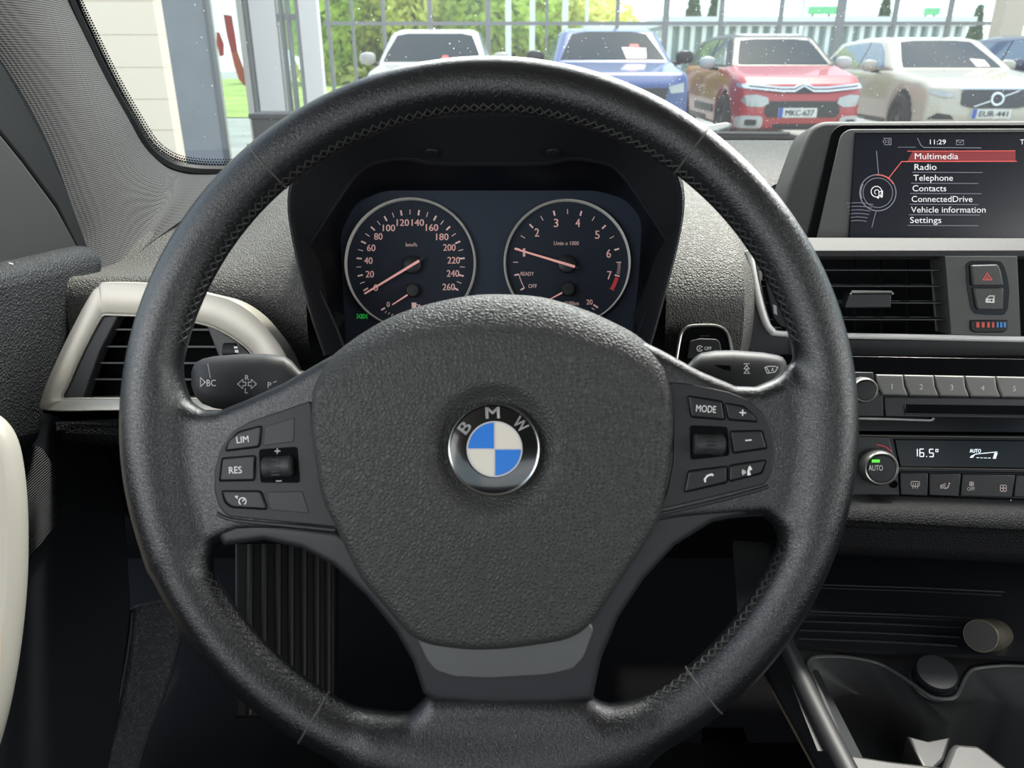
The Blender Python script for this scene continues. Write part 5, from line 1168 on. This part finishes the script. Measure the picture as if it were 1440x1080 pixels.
for sd in ('left', 'right'): patch('front_window', [(1.55, 1.02), (2.45, 1.03), (2.45, 1.4), (2.1, 1.37), (1.85, 1.24)], sd, sglass, sub=3); patch('rear_window', [(2.53, 1.03), (3.8, 1.05), (3.6, 1.36), (2.53, 1.4)], sd, sglass, sub=3)
for s in (-1, 1): patch('headlamp', [(s*.84, .8), (s*.82, .7), (s*.56, .66), (s*.54, .73)], 'front', lampm)
patch('grille', [(-.5, .5), (.5, .5), (.52, .68), (-.52, .68)], 'front', black)
mirror(t, M, -1.0, -.6, 1.04, mat('navy car paint', (36, 48, 82)), -1); mirror(t, M, 1.0, -.6, 1.04, mat('navy car paint', (36, 48, 82)), 1)
# glazed front of the showroom behind the cars
mull = mat('grey mullion', (138, 138, 140), .5, .3)
gf = thing('glass_facade', 'tall glass wall with thin grey mullions behind the parked cars', 'glass wall', (4, 18, 0))
Yf = 18.0
for px, w_ in ((467, .07), (500, .05), (543, .07), (607, .09), (687, .10), (768, .05), (865, .07), (932, .11), (1008, .07), (1090, .07), (1172, .16), (1247, .07), (1322, .07), (1410, .07), (1490, .07)):
    x = gx(px, Yf); mk('mullion', MB().box((x-w_/2, Yf-.05, 0), (x+w_/2, Yf+.05, 4.2)), mull, gf)
for z_ in (zat(33, Yf), 4.2): mk('transom', MB().box((gx(460, Yf), Yf-.04, z_-.035), (gx(1500, Yf), Yf+.04, z_+.035)), mull, gf)
mk('pane', MB().add([(gx(460, Yf), Yf+.02, 0), (gx(1500, Yf), Yf+.02, 0), (gx(1500, Yf), Yf+.02, 4.2), (gx(460, Yf), Yf+.02, 4.2)], [(0, 1, 2, 3)], 0, False), glassmat('facade glass', (250, 254, 253), .03), gf)
# slanted pale column on the right
mk('canopy_column', MB().box((gx(1404, 17)-.22, 16.8, 0), (gx(1404, 17)+.22, 17.2, 4.2)), mat('pale beige column', (206, 190, 172), .7), label='pale beige square column behind the white estate car', cat='column')
# flagpoles
wp = mat('white painted pole', (240, 240, 236), .4)
for i, (px, r_, lab) in enumerate(((715, .09, 'white flagpole nearest the white car, leftmost of the poles'), (748, .085, 'white flagpole second from the left before the trees'), (793, .09, 'white flagpole just left of the blue crossover roof'), (823, .05, 'thin white pole behind the blue crossover'), (1005, .07, 'white pole in front of the finned building above the red hatchback'), (1120, .06, 'white pole above the white estate roof'))):
    Yp = 26; t = thing('flagpole', lab, 'pole', (gx(px, Yp), Yp, 0), group='white poles before the trees')
    mk('shaft', MB().lathe((gx(px, Yp), Yp, 0), (0, 0, 1), [(r_, 0), (r_, 3), (r_*.7, 9)], 16), wp, t); mk('base', MB().lathe((gx(px, Yp), Yp, 0), (0, 0, 1), [(.25, 0), (.25, .06), (.12, .12)], 16), mull, t)
# trees
def foliage(seed, h, rad, n, base=.25, leaf=.34, cone=False):
    r_ = random.Random(seed); mb = MB(); cl_ = [(r_.uniform(-.55, .55)*rad, r_.uniform(-.55, .55)*rad, r_.uniform(base, .95)*h, r_.uniform(.35, .6)*rad) for _ in range(16)]
    for i in range(n):
        if cone: z = h*(base+(1-base)*r_.random()**1.3); q_ = rad*(1-(z/h))*1.0+.15; a = r_.uniform(0, 6.28); p = Vector((q_*math.cos(a)*r_.uniform(.5, 1), q_*math.sin(a)*r_.uniform(.5, 1), z))
        else:
            c = r_.choice(cl_); v = Vector((r_.gauss(0, 1), r_.gauss(0, 1), r_.gauss(0, 1))).normalized()*c[3]*r_.uniform(.75, 1.05); p = Vector((c[0], c[1], c[2]))+v
            if p.z < .05: continue
        u = Vector((r_.gauss(0, 1), r_.gauss(0, 1), r_.gauss(0, 1))).normalized(); w = u.orthogonal().normalized(); s = leaf*r_.uniform(.5, 1)
        mb.add([p-u*s-w*s*.5, p+u*.1*s-w*s*.6, p+u*s, p+u*.1*s+w*s*.6], [(0, 1, 2, 3)], 0, False)
    return mb
def leafmat(name, rgb):
    if name in MATS: return MATS[name]
    m = mat(name, rgb, .6, vary=.25, vscale=.9); t = m.node_tree; b = t.nodes['Principled BSDF']; o = t.nodes['Material Output']
    tl = t.nodes.new('ShaderNodeBsdfTranslucent'); tl.inputs[0].default_value = (*lin([min(255, c*1.15) for c in rgb]), 1); mxs = t.nodes.new('ShaderNodeMixShader'); mxs.inputs[0].default_value = .45
    t.links.new(b.outputs[0], mxs.inputs[1]); t.links.new(tl.outputs[0], mxs.inputs[2]); t.links.new(mxs.outputs[0], o.inputs[0]); return m
bark = mat('bark', (92, 80, 66), .9)
PRO = {}
def tree(kind, X, Y, sc, label, rot=0):
    spec = {'lime': (1, 8, 2.9, 3200, .04, .36, 'yellow green leaves', (228, 240, 134)), 'leaf': (2, 8, 2.7, 3200, .04, .36, 'fresh green leaves', (196, 224, 112)), 'bush': (3, 4.2, 2.2, 2200, .02, .3, 'yellow green leaves', (228, 240, 134)), 'fir': (4, 6.5, 1.5, 1800, .1, .3, 'dull fir needles', (96, 120, 84))}[kind]
    if kind not in PRO:
        t = thing('leafy_tree' if kind != 'fir' else 'conifer', label, 'tree', (0, 0, 0)); f = mk('foliage', foliage(spec[0], spec[1], spec[2], spec[3], spec[4], spec[5], kind == 'fir'), leafmat(spec[6], spec[7]), t, weld=False)
        s_ = mk('trunk', MB().lathe((0, 0, 0), (0, 0, 1), [(.2, 0), (.15, spec[1]*.4), (.05, spec[1]*.8)], 10), bark, t); PRO[kind] = (t, f, s_); r_ = t
    else:
        t, f, s_ = PRO[kind]; r_ = t.copy(); COL.objects.link(r_)
        for c in (f, s_): d = c.copy(); COL.objects.link(d); d.parent = r_
        r_['label'] = label
    r_.location = (X, Y, 0); r_.rotation_euler = (0, 0, rot); r_.scale = (sc, sc, sc); r_['group'] = 'trees beyond the glass wall'
TL = 'bright green leafy tree in the row beyond the lawn'
for i, px in enumerate((452, 496, 540, 588, 632, 676, 722, 766)):
    tree('lime' if i % 2 else 'leaf', gx(px, 44+(i % 3)), 44+(i % 3)*1.5, .95+.1*(i % 3), TL, i*1.3)
for i, px in enumerate((470, 560, 655, 745)): tree('leaf' if i % 2 else 'lime', gx(px, 50), 50, 1.15, TL, i*2.1)
tree('bush', gx(815, 44), 44, 1.0, 'yellow green bush at the right end of the tree row', 0); tree('bush', gx(850, 47), 47, .82, 'low yellow green bush behind the thin white pole', 2)
for px, sc, lab in ((862, .62, 'small conifer right of the yellow green bushes'), (969, 1.06, 'dull conifer above the left end of the finned white building'), (1000, 1.1, 'tall dull conifer above the roof of the finned white building'), (1232, .98, 'conifer right of the white roof board'), (1362, .85, 'conifer above the right end of the finned white building')):
    tree('fir', gx(px, 72), 72, sc, lab, px)
# long white building with fins, roof boards
bw = mat('white cladding', (232, 236, 234), .6); Yb = 60.0
bd = thing('finned_building', 'long white building with vertical fins in the distance', 'building', (gx(1140, Yb), Yb, 0))
xa, xb = gx(934, Yb), gx(1345, Yb); zr = zat(24, Yb); zf = zat(37, Yb)
mk('wall', MB().box((xa, Yb, 0), (xb, Yb+10, zf)), mat('grey green glazing', (146, 164, 160), .3), bd)
mk('roof_fascia', MB().box((xa-.6, Yb-.8, zf), (xb+.4, Yb+11, zr)), bw, bd)
for i in range(27):
    x = xa+.2+i*(xb-xa-.4)/26; mk('fin', MB().box((x-.14, Yb-.5, .2), (x+.14, Yb, zf)), bw, bd)
def board(px0, px1, y0, y1, m, label, name='roof_sign'):
    Y = Yb+3; t = thing(name, label, 'sign', (gx((px0+px1)/2, Y), Y, zr)); z1, z0 = zat(y0, Y), zat(y1, Y)
    mk('panel', MB().box((gx(px0, Y), Y, z0), (gx(px1, Y), Y+.3, z1)), m, t)
    for k in (.2, .8): x = gx(px0+(px1-px0)*k, Y); mk('post', MB().box((x-.08, Y+.3, zr), (x+.08, Y+.45, z0+.3)), mull, t)
board(1128, 1166, 9, 20, mat('green sign', (96, 178, 120), .5), 'wide green sign board on the roof above the red hatchback'); board(1288, 1308, 11, 21, mat('green sign', (96, 178, 120)), 'small green sign board on the roof above the white estate')
board(1180, 1220, 9, 24, bw, 'blank white board on the roof of the finned building')
vt = thing('box_truck', 'white box truck standing behind the blue crossover', 'truck', (gx(848, 40), 40, 0)); Yt = 40
mk('cargo_box', MB().slab([Vector((gx(820, Yt), Yt, .9)), Vector((gx(904, Yt), Yt, .9)), Vector((gx(904, Yt), Yt, zat(33, Yt))), Vector((gx(820, Yt), Yt, zat(33, Yt)))], (0, -1, 0), 2.3, .05), mat('white truck box', (240, 240, 238), .5), vt)
mk('cab', MB().slab([Vector((gx(906, Yt), Yt+.1, .6)), Vector((gx(940, Yt), Yt+.1, .6)), Vector((gx(938, Yt), Yt+.1, 1.4)), Vector((gx(930, Yt), Yt+.1, 2.1)), Vector((gx(906, Yt), Yt+.1, 2.2))], (0, -1, 0), 2.0, .06), mat('pale grey cab', (170, 178, 186), .4), vt)
for px in (832, 892, 926):
    mk('wheel', MB().lathe((gx(px, Yt), Yt+.25, .45), (0, -1, 0), [(.25, 0), (.45, 0), (.45, .28), (.25, .28)], 24), tyre, vt)
# left: clad wall, steel post, glazed entrance
mb = MB()
for k in range(20): mb.slab([Vector((-9, 7, .02+k*.25)), Vector((-2.92, 7, .02+k*.25)), Vector((-2.92, 7, .267+k*.25)), Vector((-9, 7, .267+k*.25))], (0, -1, 0), .3, .003, seg=1)
mb.box((-9, 7.02, 0), (-2.93, 7.3, 4.85))
mk('wall_outside', mb, mat('beige cladding', (240, 222, 200), .75), kind='structure')
ps = thing('steel_post', 'blue grey square post beside the beige clad wall', 'post', (-1.915, 5.03, 0))
mk('shaft', MB().slab([Vector((-2.04, 5, 0)), Vector((-1.79, 5, 0)), Vector((-1.79, 5, 3.6)), Vector((-2.04, 5, 3.6))], (0, -1, 0), .05, .01), mat('blue grey steel paint', (116, 121, 127), .5, vary=.06, vscale=4), ps)
mk('edge_strip', MB().box((-1.79, 4.99, 0), (-1.775, 5.05, 3.6)), mat('dark edge strip', (84, 88, 92), .5), ps)
en = thing('glass_entrance', 'glazed entrance with white posts left of the lawn', 'entrance', (gx(385, 9), 9, 0)); Ye = 9.0
frm = mat('pale frame', (206, 200, 194), .5)
for px, w_, m, nm in ((303, .05, frm, 'jamb'), (348, .06, frm, 'jamb'), (357, .03, mull, 'frame_bar'), (379, .27, mat('white rendered post', (232, 226, 224), .7), 'post'), (403, .03, mull, 'frame_bar'), (412, .03, mull, 'frame_bar'), (426, .04, mull, 'frame_bar'), (441, .20, mat('white rendered post', (214, 210, 208)), 'post')):
    x = gx(px, Ye); mk(nm, MB().box((x-w_/2, Ye-.06, 0), (x+w_/2, Ye+.06, 3.4)), m, en)
for y0 in (22,): mk('transom', MB().box((gx(348, Ye), Ye-.03, zat(24, Ye)-.03), (gx(428, Ye), Ye+.03, zat(24, Ye)+.03)), mull, en)
mk('pane', MB().add([(gx(306, Ye), Ye, 0), (gx(440, Ye), Ye, 0), (gx(440, Ye), Ye, 3.4), (gx(306, Ye), Ye, 3.4)], [(0, 1, 2, 3)], 0, False), glassmat('entrance glass', (232, 246, 243), .06), en)
E9 = Pl((0, 8.99, 0), (0, -1, 0))
rdm = mat('red brush decal', (190, 56, 44), .6); ord_ = mat('orange brush decal', (206, 96, 48), .6)
mk('red_decal', MB().poly(E9, [(314, 20), (326, 22), (331, 50), (334, 72), (325, 74), (319, 50)], 0).poly(E9, [(304, 44), (309, 46), (315, 62), (315, 78), (309, 80), (305, 62)], 0), rdm, en)
mk('orange_decal', MB().poly(E9, [(325, 74), (334, 72), (341, 92), (348, 114), (344, 121), (336, 112), (329, 92)], 0), ord_, en)
bn = thing('black_bin', 'black open topped bin by the glazed entrance', 'bin', (gx(372, 5.2), 5.3, 0)); zb = zat(160, 5.2)
mk('body', MB().slab([Vector((gx(346, 5.2), 5.2, 0)), Vector((gx(398, 5.2), 5.2, 0)), Vector((gx(400, 5.2), 5.2, zb-.03)), Vector((gx(343, 5.2), 5.2, zb-.03))], (0, -1, 0), .3, .01), black, bn)
mk('lid', MB().slab([Vector((gx(341, 5.2), 5.18, zb-.03)), Vector((gx(402, 5.2), 5.18, zb-.03)), Vector((gx(402, 5.2), 5.18, zb)), Vector((gx(341, 5.2), 5.18, zb))], (0, -1, 0), .34, .008), black, bn)
# wiper resting at the base of the glass
wpP = Pl(U(990, 182, 1.19), (0, -.7, .7))
wpr = thing('windscreen_wiper', 'grey windscreen wiper lying at the base of the windscreen', 'wiper', U(990, 190, 1.2))
mk('wiper_arm', MB().slab(on(wpP, rnd([(930, 196), (985, 176), (1022, 170.5), (1031, 173), (1026, 179), (1000, 187), (940, 200)], 2), 0), wpP.n, .01, .003), mat('weathered grey wiper', (150, 150, 146), .4, .3), wpr)
mk('wiper_blade', MB().tube(on(wpP, [(900, 197), (1000, 188), (1110, 189)], -.003), .004, 6), black, wpr)
A_ = wpP(985, 180, -.004); mk('pivot', MB().lathe((A_.x, max(A_.y, 1.15), .898), (0, 0, 1), [(.018, 0), (.018, .02), (.012, A_.z-.898)], 16), black, wpr)
